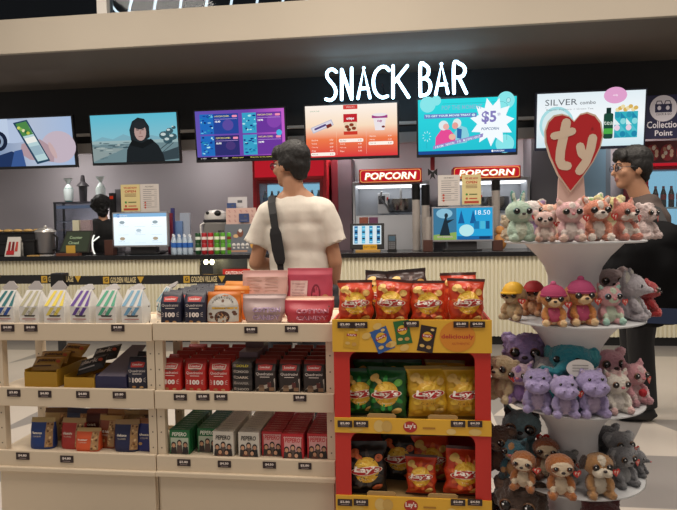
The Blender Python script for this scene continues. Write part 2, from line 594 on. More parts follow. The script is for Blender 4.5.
def screen(TL, TR, BR, BL, label, bg, art, frame='15161a'):
    ztop = at((TL[0] + TR[0]) / 2, (TL[1] + TR[1]) / 2, YS - .06).z; zbot = at((BL[0] + BR[0]) / 2, (BL[1] + BR[1]) / 2, YS).z
    W = ((at(TR[0], TR[1], YS - .06) - at(TL[0], TL[1], YS - .06)).length + (at(BR[0], BR[1], YS) - at(BL[0], BL[1], YS)).length) / 2
    X = (at(BL[0], BL[1], YS).x + at(BR[0], BR[1], YS).x + at(TL[0], TL[1], YS - .06).x + at(TR[0], TR[1], YS - .06).x) / 4
    H = ztop - zbot
    tilt = rad(6)
    t = thing('menu_screen', label, 'screen', (X, YS, zbot), 'hanging menu screens')
    fm = fr(X - W / 2, YS, zbot, 0, tilt)
    a = MB(); a.map = fm; a.box(0, W, 0, H, -.05, 0, M(frame, .35)); a.build('housing', t, bevel=.004)
    e = .018
    a = MB(); a.map = fm; a.rect(e, e + .012, W - e, H - e, bg, .001); p = a.build('display_panel', t)
    a = MB(); a.map = fm @ Matrix.Translation((e, e + .012, .002)) @ Matrix.Diagonal(((W - 2 * e) / 16, (H - 2 * e - .012) / 9, .06, 1))
    art(a); a.build('screen_image', p)
    a = MB(); a.tube([(X, YS + .07, zbot + H * .6), (X, YK + .01, zbot + H * .6)], .03, BLACK, 8); a.box(X - .12, X + .12, YS + .03, YS + .07, zbot + H * .45, zbot + H * .75, BLACK); a.build('wall_bracket', t)
    return t


E = lambda h, s=.9: M(h, emit=s)


def art1(a):
    a.disc(4, 6.6, 4.5, 2.2, E('b9c9e4'), .01, 24); a.disc(13, 3.4, 3.5, 3, E('c9b9c6'), .01, 24); a.rect(0, 4.5, 3.2, 9, E('c3d3ea'), .011)
    a.poly2([(5.2, 2.4), (7, 1.2), (11.8, .6), (12.2, 3), (9.4, 5), (5.6, 4.2)], E('b59aa2'), .02)       # hand
    a.poly2([(4.3, 8.2), (7.2, 8.7), (11.1, .9), (8.4, .3)], E('23445e'), .03)
    a.poly2([(4.8, 8.0), (7.0, 8.4), (10.7, 1.2), (8.6, .8)], E('bcd8dc'), .04)
    a.poly2([(4.8, 8.0), (7.0, 8.4), (8.2, 6.0), (6.0, 5.6)], E('4f8a4a'), .05)
    for k in range(5):
        a.disc(5.4 + k * .45, 7.2 - k * .25, .35, .3, E(['d5d96a', '86b356', 'e9e3b0', '2f6a38', 'c7c650'][k]), .06, 10)
    a.poly2([(6.3, 5.2), (8.4, 5.6), (8.9, 4.6), (6.8, 4.2)], E('f2f4ee'), .05); a.poly2([(7.2, 3.6), (9.2, 3.9), (10, 2.3), (8.0, 1.9)], E('9db9c6'), .05)
    a.disc(.9, 4.9, 1.9, 1.9, E('17223a'), .03, 20); a.disc(.7, 4.9, 1.3, 1.3, E('8fa1b9'), .04, 20); a.disc(.6, 4.9, .9, .9, E('1c2434'), .05, 20)
    a.poly2([(.4, 0), (.8, 2.2), (3.4, 2.9), (5.4, 2.2), (5.3, 0)], E('20355f'), .03); a.poly2([(3, 0), (4, 2.9), (5.6, 3.2), (6.1, 0)], E('3b5a94'), .032)
    a.disc(11.8, 2.8, .5, 1.7, E('cdb0b0'), .06, 12, .4)


def art2(a):
    a.poly2([(0, 4), (2, 4.9), (4, 4.4), (6, 5.3), (8, 4.5), (11, 5.0), (13, 4.5), (16, 4.8), (16, 3.7), (0, 3.6)], E('7fb0bf'), .01)
    a.rect(0, 3.5, 16, 4.1, E('9cb6b8'), .012)
    a.poly2([(0, 0), (16, 0), (16, 3.5), (0, 3.5)], E('708a90'), .011); a.poly2([(0, .2), (6, 2.6), (0, 3.0)], E('8f9f9f'), .013)
    for k in range(26):
        r = random.Random(k); a.disc(r.uniform(0, 7), r.uniform(.4, 3.9), r.uniform(.2, .8), r.uniform(.05, .16), E(r.choice(['4f666d', 'a8b7b4', '3c535a', '90a4a6'])), .014 + k * .0005, 8)
    a.poly2([(11, 1), (16, 2.6), (16, .4), (12, 0)], E('37464d'), .02); a.stroke([(9.6, 0), (14.8, 3.8)], .12, E('2b393f'), .03, False); a.stroke([(11, 0), (15.2, 3.4)], .1, E('2b393f'), .03, False)
    for x, y, r_ in ((13.6, 4.8, 1.0), (14.6, 5.6, .7), (15.1, 4.5, .8), (14.2, 3.9, .9), (15.4, 6.2, .4)):
        a.disc(x, y, r_, r_ * .8, E('3b5a64'), .03, 9); a.disc(x - .2, y + .2, r_ * .5, r_ * .3, E('c8d6d6'), .04, 8)
    a.poly2([(6.2, 0), (6.5, 2.3), (7.2, 3.6), (8.3, 4.2), (11.2, 4.2), (12.4, 3.0), (13.2, 1.2), (13.4, 0)], E('1b2125'), .05)
    a.poly2([(7.4, 4.0), (7.2, 6.0), (7.8, 7.6), (8.9, 8.3), (10.1, 8.0), (10.9, 6.6), (10.9, 4.6), (9.6, 3.6)], E('20282c'), .055)
    a.disc(9.2, 5.6, 1.1, 1.65, E('b99a93'), .06, 18); a.disc(9.2, 6.8, 1.1, .75, E('262a2e'), .065, 14)
    a.stroke([(8.5, 6.0), (8.9, 5.95)], .14, E('3a2c2c'), .07); a.stroke([(9.5, 5.95), (9.9, 6.0)], .14, E('3a2c2c'), .07); a.stroke([(8.9, 4.75), (9.6, 4.75)], .12, E('7d5350'), .07)
    a.poly2([(9.15, 5.9), (9.35, 5.9), (9.4, 5.2), (9.05, 5.2)], E('a7847c'), .068)
    a.poly2([(7.0, 3.2), (9.4, 2.5), (11.6, 3.6), (11.1, 4.3), (9.3, 3.5), (7.6, 4.2)], E('111518'), .066)


def art3(a):
    pb = E('3a3590'); r = random.Random(3)
    for x, y, c1 in ((.8, 4.7, '2a4fb0'), (8.5, 4.7, '4a3f9a'), (.8, .7, '33357f'), (8.5, .7, '4f4aa5')):
        a.rect(x, y, x + 7, y + 3.7, E(c1 if x < 1 else '7c3fb4', .7), .01); a.rect(x, y, x + 2.5, y + 3.7, E('1f6fc4' if x < 1 else '3aa7cf'), .02)
        for k in range(22):
            a.disc(x + r.uniform(.2, 2.3), y + r.uniform(.2, 3.5), r.uniform(.08, .35), r.uniform(.06, .2), E(r.choice(['0d2a78', '6fd0ee', 'b9f0f4', '123f96', '1c8fb8'])), .03 + k * .001, 8)
        a.text('POPCORN COMBO', x + 2.8, y + 3.1, .28, E('fff27a', 1), .04, 'l', width=2.6); a.rect(x + 2.7, y + 2.7, x + 6.8, y + 2.75, E('d9b8ff'), .04); a.text('10.90', x + 2.8, y + 2.1, .36, E('ffffff', 1), .04, 'l', bold=.03)
        a.rrect(x + 5.9, y + 3.0, x + 6.8, y + 3.4, .15, E('ff9ab8'), .04)
    a.disc(5.9, 6.3, 1, 1, E('6a57b8', .7), .03); a.disc(14.2, 6.8, 1.3, 1.3, E('9a50c8', .7), .02); a.disc(15, 4.6, .5, .55, E('4ab9e8'), .05); a.disc(6.2, 2.5, .9, .8, E('54408a', .7), .03)
    a.rect(0, 0, 16, .5, E('0a0a18', .7), .02)
    for x in (.6, 2.6, 4.6):
        a.text('o nuts', x, .14, .22, E('ffffff'), .03, 'l')
    a.text('Sweet or salted', 6.4, .14, .22, E('fff27a'), .03, 'l'); a.text('Welcome to the cinema', 9.6, .14, .22, E('fff27a'), .03, 'l', width=4)


def art4(a):
    a.rrect(6.7, 8.2, 9.2, 8.95, .1, E('d9443c'), .02); a.text('SNACKS', 7.95, 8.45, .28, E('ffd9d0'), .03)
    a.map = a.map @ Matrix.Identity(4)
    a.poly2([(.9, 5.2), (4.6, 6.6), (5.0, 5.6), (1.3, 4.2)], E('c9c6d6'), .02); a.poly2([(1.1, 5.1), (4.5, 6.4), (4.8, 5.7), (1.4, 4.4)], E('e6e2ee'), .03)
    a.stroke([(1.7, 4.95), (3.5, 5.65)], .35, E('5a4c86'), .04); a.poly2([(3.6, 5.6), (4.5, 5.9), (4.7, 5.4), (3.8, 5.0)], E('7a2a24'), .05)
    a.rect(6.7, 5.9, 9.1, 7.4, E('c8202c'), .02); a.rect(6.8, 4.3, 9.0, 6.0, E('f0d9b8'), .025); a.rect(6.7, 3.8, 9.1, 4.4, E('d63a2a'), .03); a.text('crisps', 7.9, 6.3, .55, E('ffffff'), .04, bold=.04)
    for x, y in ((7.3, 5.2), (8.1, 5.5), (8.5, 4.9), (7.6, 4.7)): a.disc(x, y, .4, .3, E('8a3a22'), .04, 9)
    a.poly2([(11.9, 6.6), (14.1, 6.6), (13.8, 4.4), (12.2, 4.4)], E('f6eef2'), .02); a.disc(13, 7.0, 1.35, .35, E('f8f4f6'), .03); a.rect(11.65, 6.5, 14.35, 7.0, E('a63a86'), .035); a.disc(13, 7.05, 1.2, .25, E('f4eef2'), .04)
    a.text('cup', 13, 5.7, .45, E('b04a8a'), .04, bold=.03); a.disc(13.6, 5.0, .3, .2, E('7a2a2a'), .04, 8)
    a.rect(5.4, .4, 5.43, 4.5, E('ffe0c0'), .02); a.rect(10.6, .4, 10.63, 4.5, E('ffd0c8'), .02)
    r = random.Random(2); w_ = E('fff4e6', 1)
    for x0, n, y0 in ((1, 5, 2.9), (6, 4, 2.7), (11.2, 3, 3.3)):
        for k in range(n):
            y = y0 - k * .62
            if (x0, k) in ((1, 4), (6, 0), (11.2, 2)):
                a.rrect(x0 - .2, y - .18, x0 + 4.1, y + .42, .2, E('fff2e8', 1), .02); c = E('6a4030')
            else: c = w_
            a.text(['Nachos', 'Hotdog', 'Corn cup', 'Fries', 'Pretzel'][k], x0, y, .26, c, .03, 'l'); a.text('6.50', x0 + 3.8, y, .26, c, .03, 'r')
    a.text('SNACK TIME', .9, 7.95, .2, E('6fb08a'), .03, 'l')


def art5(a):
    w_ = E('dffcff', 1)
    for x, y, r_ in ((1.6, 8.2, 1.3), (14.2, 1.4, 1.5), (14.3, 8.4, 1.4), (3.0, 8.8, .8)): a.disc(x, y, r_, r_, E('8ff0f4'), .01, 24)
    st = [(12.1 + (3.6 if k % 2 == 0 else 2.4) * math.cos(PI * k / 11 + .1), 5.0 + (4.0 if k % 2 == 0 else 2.6) * math.sin(PI * k / 11 + .1)) for k in range(22)]
    a.poly2(st, E('f4fbff', 1), .02); a.text('$5', 11.6, 4.7, 2.1, E('8a83c4'), .03, bold=.03); a.text('*', 13.2, 5.9, .6, E('8a83c4'), .03); a.text('POPCORN', 11.8, 3.7, .45, E('5a7aa8'), .03, bold=.02, shear=.2)
    a.text('POP THE MOMENT', 7.2, 7.2, .75, E('7fc9e0'), .03, width=6.6, bold=.02); a.rect(1.0, 5.9, 9.6, 6.6, E('6d87cc'), .02); a.text('TO GET YOUR MOVIE TREAT @', 5.3, 6.05, .42, w_, .03, width=8.2, bold=.03)
    a.poly2([(2.8, 1.2), (2.9, 2.8), (3.8, 4.0), (5.2, 4.0), (6.2, 2.9), (6.0, 1.6)], E('f0509c'), .03); a.disc(4.2, 4.7, .8, .8, E('e8f4f8'), .04); a.disc(4.6, 4.5, .5, .5, E('f4b8b0'), .05)
    a.poly2([(5.6, 1.5), (6, 3.6), (7, 4.6), (8, 4.2), (8.4, 3.0), (8.0, 1.8)], E('8fd9e8'), .025); a.disc(6.4, 5.0, .7, .75, E('eaf4f4'), .04); a.disc(6.1, 4.6, .5, .55, E('f0a8a0'), .05); a.poly2([(6.4, 2.6), (6.4, 4.2), (7.2, 4.0), (7.1, 2.4)], E('2f6ab0'), .04)
    a.disc(5.6, 2.8, .55, .5, E('f4c0a8'), .06); a.poly2([(2.4, .8), (10.6, 2.6), (10.7, 3.2), (2.5, 1.4)], E('9c8fd0'), .07)
    for k, ch in enumerate('FROM NOON TO MIDNIGHT'): a.text(ch, 2.9 + k * .36, .98 + k * .079, .34, w_, .08, bold=.02) if ch != ' ' else 0
    a.stroke([(1.4, 1.0), (1.4, 2.0)], .03, E('2a7a90'), .02, False); a.stroke([(14.5, 2), (14.5, 7.8), (13.8, 8.2), (4, 8.2)], .04, E('2a8a98'), .015, False); a.disc(14.7, 8.4, .35, .4, E('2a8a98'), .018); a.disc(14.7, 8.4, .3, .35, E('b8f4f8'), .02)
    for k in range(9): a.stroke([(1.4 + .5 * math.cos(k * .7), 3 + .6 * math.sin(k * .7)), (1.4 + .7 * math.cos(k * .7), 3 + .85 * math.sin(k * .7))], .08, w_, .02)
    a.rect(0, 0, 16, .55, E('1b4f9a'), .03); a.text('POPCORN', 13.3, .15, .26, E('ffffff'), .04, bold=.03); a.disc(12.2, .28, .18, .2, E('ffffff'), .04, 8)


def art6(a):
    a.text('SILVER', 1.2, 7.0, 1.0, E('5a6066'), .02, 'l', width=4.8); a.text('combo', 6.4, 7.0, .62, E('8a8f94'), .02, 'l', bold=.02); a.text('Regular Popcorn + Green Tea', 1.4, 6.1, .34, E('8a9096'), .02, 'l', width=7)
    a.rect(1.2, 6.65, 1.4, 6.7, E('5a6066'), .02); a.disc(11.6, 8.3, 1.7, 1.35, E('e9a8d4'), .02, 24); a.text('only', 11.6, 8.1, .4, E('ffffff', 1), .03)
    a.disc(3, 3.8, 2.6, 3.0, E('aee4ea'), .015, 24); a.disc(3, 3.8, 2.2, 2.5, E('dff2f4'), .018, 24)
    a.rrect(10.0, 1.2, 11.4, 5.4, .3, E('1c4a3a'), .03); a.rect(10.35, 5.3, 11.05, 6.3, E('16322c'), .03); a.rect(10.0, 2.0, 11.4, 2.9, E('4fb04a'), .04); a.text('tea', 10.7, 3.5, .6, E('e8f4e8'), .05)
    a.rect(11.6, 1.3, 15.0, 5.6, E('35b8c8'), .02)
    cs_ = ['2a9ab8', '8fe0e4', 'f0d8e8', '1f8ab0', 'e8f8f8', '58c8d4']
    for i in range(4):
        for j in range(4):
            c = cs_[(i * 3 + j * 2) % 6]
            (a.disc(12.0 + i * .85, 1.9 + j * 1.05, .42, .5, E(c), .03 + .001 * (i + 4 * j), 12) if (i + j) % 2 else a.poly2([(11.6 + i * .85, 1.35 + j * 1.05), (12.45 + i * .85, 1.35 + j * 1.05), (11.6 + i * .85, 2.4 + j * 1.05)], E(c), .03))
    for k in range(8): a.disc(12 + k * .38, 5.9 + (k % 3) * .25, .35, .35, E('e0b860' if k % 2 else 'f4e4b0'), .04 + k * .001, 8)


s1 = screen((-9, 119), (72, 113), (77, 166), (-5, 171), 'wall screen at far left showing a hand holding a phone', grad([(0, '7d92b4'), (.5, 'b8c4da'), (1, 'a9c0e2')], 'X', .9), art1)
s2 = screen((88, 114), (176.5, 110), (182, 162), (93, 167), 'wall screen showing a hooded figure before a teal sky', grad([(0, '6f9aa6'), (.5, '86c3d2'), (1, '5fc0d8')], 'Z', .9), art2)
s3 = screen((193, 109.5), (285, 106), (288, 159), (196.5, 164), 'purple wall screen with four popcorn deals', grad([(0, '6a5ac0'), (.6, '7a48b4'), (1, 'd868dc')], 'X', .8), art3)
s4 = screen((303, 105), (398, 100), (400, 157.5), (305.5, 161), 'orange and white wall screen with three snacks and prices', grad([(0, 'd8343c'), (.35, 'ee7a4a'), (.6, 'f8ddc0'), (1, 'fdf2e8')], 'Z', 1.0), art4)
s5 = screen((416, 98), (518, 94), (518, 155), (417, 157.5), 'cyan wall screen with a white five dollar star', grad([(0, '22c4d6'), (1, '2edfe6')], 'Z', .95), art5)
s6 = screen((535, 93), (648, 86.5), (645, 146), (535, 153), 'white wall screen for a silver combo behind the heart sign', grad([(0, 'cfe6ee'), (.5, 'f4f8fa'), (1, 'e2eef4')], 'Z', 1.0), art6, '1d2236')

# ================================================================ neon lettering
LET = {
 'S': [[(90, 72), (76, 61), (60, 64), (50, 78), (54, 98), (70, 118), (84, 138), (88, 160), (80, 182), (64, 191), (46, 187)]],
 'N': [[(113, 188), (113, 62)], [(113, 62), (155, 186)], [(155, 186), (155, 56)]],
 'A': [[(182, 183), (206, 55), (232, 180)], [(191, 142), (224, 140)]],
 'C': [[(313, 64), (296, 50), (274, 54), (256, 74), (247, 106), (250, 140), (262, 166), (284, 180), (306, 174)]],
 'K': [[(330, 47), (330, 180)], [(390, 46), (334, 116)], [(347, 102), (396, 178)]],
 'B': [[(446, 173), (446, 42), (466, 43), (480, 58), (478, 82), (464, 98), (448, 100)], [(464, 98), (484, 112), (488, 138), (476, 164), (446, 173)]],
 'A2': [[(511, 166), (535, 38), (562, 161)], [(520, 126), (555, 123)]],
 'R': [[(588, 161), (588, 36), (612, 37), (630, 50), (634, 70), (622, 90), (592, 95)], [(608, 94), (640, 161)]]}
YN = 6.2
ng = thing('neon_sign', 'glowing white snack bar lettering above the menu screens', 'sign', at(396, 100, YN))


def smooth(p):
    """a curved stroke through its points"""
    if len(p) < 4: return p
    q = []
    for i in range(len(p) - 1):
        a_, b_, c_, d_ = p[max(i - 1, 0)], p[i], p[i + 1], p[min(i + 2, len(p) - 1)]
        for k in range(4):
            t = k / 4; q.append(tuple(.5 * (2 * b_[j] + (c_[j] - a_[j]) * t + (2 * a_[j] - 5 * b_[j] + 4 * c_[j] - d_[j]) * t * t + (3 * b_[j] - a_[j] - 3 * c_[j] + d_[j]) * t ** 3) for j in (0, 1)))
    return q + [p[-1]]


neon = M('b4e2ff', emit=6.5)
for k, st in LET.items():
    a = MB()
    for s_ in st:
        s_ = smooth(s_)
        pts = [at(315 + x / 4.23, 55 + y / 4.23, YN) for x, y in s_]
        a.tube(pts, .0165, neon, 8)
        for p in (pts if len(s_) < 4 else (pts[0], pts[-1])): a.ell(p, .0165, neon, None, 8, 6)
    lt = a.build('letter', ng, smooth=True); lt['label'] = 'glowing letter ' + k[0]
for px in (342, 363.5, 382, 393, 420.5, 441, 454):
    a = MB(); p = at(px, 72 if px < 400 else 68, YN + .02); a.tube([(p.x, p.y - .02, p.z - .12), (p.x, YK + .005, p.z - .12)], .006, BLACK, 6); a.build('support_rod', ng)

# ================================================================ collection point sign
cp = thing('hanging_sign', 'navy collection point sign with a white circle and bag icon', 'sign', at(662, 137, 6.5))
X0, X1 = at(644.5, 115, 6.5).x, at(683, 115, 6.5).x; Z0, Z1 = at(660, 138.5, 6.5).z, at(660, 95, 6.5).z
a = MB(); a.box(X0, X1, 6.5, 6.53, Z0, Z1, M('26264e', .5)); a.build('sign_board', cp, bevel=.004)
W_, H_ = X1 - X0, Z1 - Z0; a = MB(); a.map = fr(X0, 6.499, Z0); wh = M('e8e4ee', .6)
a.disc(W_ * .49, H_ * .69, W_ * .36, W_ * .36, wh, .001, 28)
nv = M('26264e', .5)
for u in (-.12, .1):
    a.rect(W_ * (.5 + u) - W_ * .11, H_ * .6, W_ * (.5 + u) + W_ * .11, H_ * .79, nv, .002); a.stroke([(W_ * (.5 + u) - .03, H_ * .79), (W_ * (.5 + u) - .02, H_ * .86), (W_ * (.5 + u) + .02, H_ * .86), (W_ * (.5 + u) + .03, H_ * .79)], .008, nv, .002); a.disc(W_ * (.5 + u), H_ * .7, W_ * .05, W_ * .06, wh, .003, 12)
a.text('CLICK & GO', W_ * .5, H_ * .535, H_ * .05, nv, .003, width=W_ * .4)
a.text('Collection', W_ * .5, H_ * .24, H_ * .16, M('f4f0fa', .5), .002, bold=.015, width=W_ * .88); a.text('Point', W_ * .5, H_ * .06, H_ * .13, M('f4f0fa', .5), .002, bold=.015, width=W_ * .46)
a.build('lettering', cp)
a = MB(); a.box(X0 + .1, X1 - .1, 6.53, YK + .02, Z1 - .08, Z1 - .05, BLACK); a.build('bracket', cp)
# ================================================================ behind the bar
def ext(x0, x1, yt, yb, Y):
    xm, ym = (x0 + x1) / 2, (yt + yb) / 2
    return at(x0, ym, Y).x, at(x1, ym, Y).x, at(xm, yb, Y).z, at(xm, yt, Y).z


steel = M('b9b8b8', .3, .8); dsteel = M('6e6d70', .35, .7); redm = M('b01c26', .45)


def fridge(px0, px1, ytop, yhead, Y, label, D=.55):
    X0, X1, _, Z1 = ext(px0, px1, ytop, 250, Y); zh = at((px0 + px1) / 2, yhead, Y).z
    t = thing('drinks_fridge', label, 'fridge', ((X0 + X1) / 2, Y, 0))
    a = MB(); a.box(X0, X0 + .05, Y, Y + D, 0, Z1, redm); a.box(X1 - .05, X1, Y, Y + D, 0, Z1, redm); a.box(X0 + .05, X1 - .05, Y, Y + D, zh, Z1, redm); a.box(X0 + .05, X1 - .05, Y, Y + D, 0, .25, redm)
    a.box(X0 + .05, X1 - .05, Y + D - .03, Y + D, .25, zh, M('cfe4f0', .5)); a.build('cabinet', t, bevel=.006)
    a = MB(); a.box(X0 + .03, X1 - .03, Y - .012, Y, zh + .04, Z1 - .03, M('c8202e', emit=.75)); a.build('header_light', t, bevel=.004)
    a = MB(); a.box(X0 + .06, X1 - .06, Y + D - .06, Y + D - .035, .3, zh - .02, M('9fd4f0', emit=.95)); a.build('back_light', t)
    zsh = []
    for py in (207, 232):
        zz_ = at((px0 + px1) / 2, py, Y + .1).z; zsh.append(zz_)
        a = MB(); a.box(X0 + .05, X1 - .05, Y + .05, Y + D - .07, zz_ - .015, zz_, M('d0d6da', .4)); a.build('shelf', t)
    a = MB(); a.box(X0 + .055, X1 - .055, Y + .008, Y + .014, .27, zh - .01, GLASS)
    a.build('glass_pane', t)
    a = MB()
    for q in ((X0 + .05, X0 + .085, .25, zh), (X1 - .085, X1 - .05, .25, zh), (X0 + .085, X1 - .085, zh - .035, zh), (X0 + .085, X1 - .085, .25, .285)):
        a.box(q[0], q[1], Y - .01, Y + .02, q[2], q[3], M('8e1620', .4))
    a.build('door_frame', t, bevel=.003)
    return t, X0, X1, zsh


def bottle(p, h, body, capc, lab, label, cat='bottle', group=None, r=.031):
    t = thing('drink_bottle', label, cat, p, group)
    a = MB(); a.lathe([(0, 0), (r * .9, 0), (r, .01), (r, h * .28), (r * .9, h * .36), (r, h * .45), (r, h * .62), (r * .55, h * .82), (r * .4, h * .9), (0, h * .9)], body, p, 12); a.build('bottle_body', t, smooth=True)
    a = MB(); a.lathe([(0, h * .9), (r * .45, h * .9), (r * .45, h), (0, h)], capc, p, 10); a.build('bottle_cap', t, smooth=True)
    a = MB(); a.lathe([(r * 1.03, h * .36), (r * 1.03, h * .6)], lab, p, 12); a.build('bottle_label', t, smooth=True)
    return t


fr1, X0, X1, zs = fridge(253, 327, 151, 180, 7.1, 'red drinks fridge behind the man in the white shirt')
cola = [M('1c1210', .2), M('b41a20', .4), M('6aa0c8', .2), M('d8dfe6', .3)]
for row, zz_ in enumerate(zs):
    n = 9
    for k in range(n):
        x = X0 + .12 + (X1 - X0 - .24) * k / (n - 1)
        if row and not (k < 2): continue
        bottle((x, 7.24, zz_), .2, [M('8fb4cc', .15), M('20324a', .2)][k % 2], M('e8ecf0', .4), [M('3a78b0', .4), M('b02430', .4)][(k // 2) % 2],
               'bottle on the %s shelf of the red fridge, %s from the left' % (['upper', 'lower'][row], ['first', 'second', 'third', 'fourth', 'fifth', 'sixth', 'seventh', 'eighth', 'ninth'][k]), group='bottles in the red fridge')
fr2, X0, X1, zs = fridge(640, 706, 163, 166, 7.12, 'red framed drinks fridge at the far right behind the man in brown')
for k in range(5):
    x = X0 + .13 + k * .085
    bottle((x, 7.26, zs[0]), .24, cola[0], M('c8202a', .4), cola[1], 'dark cola bottle in the right fridge, %s from the left' % ['first', 'second', 'third', 'fourth', 'fifth'][k], group='cola bottles in the right fridge')
# food picture panel over the right fridge
mp = thing('menu_picture_panel', 'red picture panel of food bowls below the navy collection sign', 'sign', at(661, 163, 6.85))
X0, X1, Z0, Z1 = ext(643, 690, 140.5, 162.5, 6.85)
a = MB(); a.box(X0, X1, 6.85, 6.89, Z0, Z1, M('5a1c22', .5)); a.build('panel', mp, bevel=.003)
a = MB(); a.map = fr(X0, 6.849, Z0); W_, H_ = X1 - X0, Z1 - Z0
for k, u in enumerate((.2, .52, .85)):
    a.disc(W_ * u, H_ * .45, W_ * .15, H_ * .38, M('a03038', .5), .001, 16)
    for j in range(7):
        a.disc(W_ * u + W_ * .09 * math.cos(j), H_ * .5 + H_ * .22 * math.sin(j * 1.7), W_ * .04, H_ * .11, M(['e8c8b0', 'c89078', 'f0e0d4'][j % 3], .5), .002 + j * .0001, 8)
a.build('food_picture', mp)


# ---- popcorn machines
def popper(px0, px1, ysign0, ysign1, sx0, sx1, Y, label):
    X0, X1, Z0, Z1 = ext(px0, px1, ysign1, 249, Y)
    t = thing('popcorn_machine', label, 'popcorn machine', ((X0 + X1) / 2, Y, 0)); D = .5
    pan = M('a9abb0', .4, .2)
    a = MB(); a.box(X0, X1, Y + .02, Y + D, 0, ZC - .12, M('77777c', .5)); a.build('base_cabinet', t)
    a = MB(); a.box(X0, X1, Y + D - .03, Y + D, ZC - .12, Z1 + .02, pan); a.box(X0, X0 + .03, Y, Y + D - .03, ZC - .12, Z1 + .02, pan); a.box(X1 - .03, X1, Y, Y + D - .03, ZC - .12, Z1 + .02, pan)
    a.box(X0 + .03, X1 - .03, Y, Y + D - .03, ZC - .12, ZC - .06, pan); a.box(X0 + .03, X1 - .03, Y, Y + D - .03, Z1 - .02, Z1 + .02, pan); a.build('glass_case', t, bevel=.003)
    a = MB(); a.box(X0 + .04, X1 - .04, Y + .05, Y + .4, Z1 - .035, Z1 - .022, M('eef2f6', emit=2.5)); a.build('case_light', t)
    kx, kz = at((px0 + px1) / 2 + 9, 205, Y).x, at(385, 205, Y).z
    a = MB(); a.lathe([(0, -.085), (.15, -.085), (.165, -.06), (.165, .075), (.15, .08), (0, .06)], M('8e8c8a', .22, 1), (kx, Y + .22, kz), 24); a.build('kettle', t, smooth=True)
    a = MB(); a.tube([(kx, Y + .22, kz + .08), (kx, Y + .22, Z1 - .03)], .015, steel, 8); a.tube([(kx - .16, Y + .15, kz - .02), (kx - .24, Y + .05, kz + .08), (kx - .22, Y + .02, kz + .16)], .012, steel, 8); a.build('kettle_arm', t, smooth=True)
    a = MB(); a.box(kx - .28, kx - .14, Y + .2, Y + .4, kz - .1, kz + .15, M('c8cacc', .35, .3)); a.box(kx - .27, kx - .19, Y + .19, Y + .2, kz + .02, kz + .12, M('2c2c30', .4)); a.box(kx - .17, kx - .15, Y + .19, Y + .2, kz + .06, kz + .1, M('c03028', .4)); a.build('control_box', t, bevel=.004)
    a = MB(); a.box(X0 + .035, X1 - .035, Y + .005, Y + .011, ZC - .05, kz - .12, M('c6cad0', .3, .2)); a.build('lower_door', t)
    sX0, sX1, sZ0, sZ1 = ext(sx0, sx1, ysign0, ysign1, Y - .04)
    a = MB(); a.box(sX0, sX1, Y - .04, Y + .3, sZ0, sZ1, M('c01f28', .4)); sg = a.build('sign', t, bevel=.012)
    a = MB(); a.map = fr(sX0, Y - .0415, sZ0); W_, H_ = sX1 - sX0, sZ1 - sZ0
    a.rrect(.012, .012, W_ - .012, H_ - .012, .03, M('f0a860', emit=.9), 0); a.rrect(.02, .02, W_ - .02, H_ - .02, .028, M('cf1d2c', emit=.8), .001)
    a.text('POPCORN', W_ * .5 + .008, H_ * .25 - .008, H_ * .5, M('e8a030', emit=.8), .002, width=W_ * .82, bold=.03, shear=.15)
    a.text('POPCORN', W_ * .5, H_ * .25, H_ * .5, M('fff4e8', emit=1.3), .003, width=W_ * .82, bold=.03, shear=.15); a.build('sign_lettering', sg)
    return t


popper(353, 430, 168.5, 183, 359, 422, 7.1, 'grey popcorn machine with a fully visible red lit sign, left one')
popper(447, 530, 166, 179, 453, 521, 7.1, 'grey popcorn machine half hidden behind the blue customer display')


# ---- cup stacks on the worktop
def cupstack(px, ytop, ylid, Y, label, w=.046, lid=True):
    x = at(px, 245, Y).x; zt_ = at(px, ytop, Y).z; zl = at(px, ylid, Y).z
    t = thing('cup_stack', label, 'cups', (x, Y, ZC)); a = MB(); z = ZC; prof = [(0, 0)]
    n = int((zl - ZC) / .016)
    for k in range(n):
        prof += [(w * .86, k * .016), (w, k * .016 + .012), (w, k * .016 + .0155)]
    prof += [(0, n * .016)]
    a.lathe(prof, M('b9b2ac', .6), (x, Y, ZC), 16); a.build('paper_cups', t)
    if lid:
        a = MB(); prof = [(0, n * .016)]; m = max(2, int((zt_ - ZC - n * .016) / .012))
        for k in range(m): prof += [(w * .9, n * .016 + k * .012), (w * 1.06, n * .016 + k * .012 + .004), (w * 1.06, n * .016 + k * .012 + .01)]
        prof += [(0, n * .016 + m * .012)]
        a.lathe(prof, M('161618', .35), (x, Y, ZC), 16); a.build('black_lids', t)
    return t


cupstack(416.5, 183, 199, 6.72, 'tall paper cup stack under black lids, left of the pair beside the popcorn case')
cupstack(426, 184, 204, 6.72, 'tall paper cup stack under black lids, right of the pair beside the popcorn case')
cupstack(429, 216, 216, 6.5, 'shorter grey cup stack just left of the blue customer display', .05, False)
cupstack(496, 179, 190, 6.72, 'black lidded cup stack just right of the blue customer display')


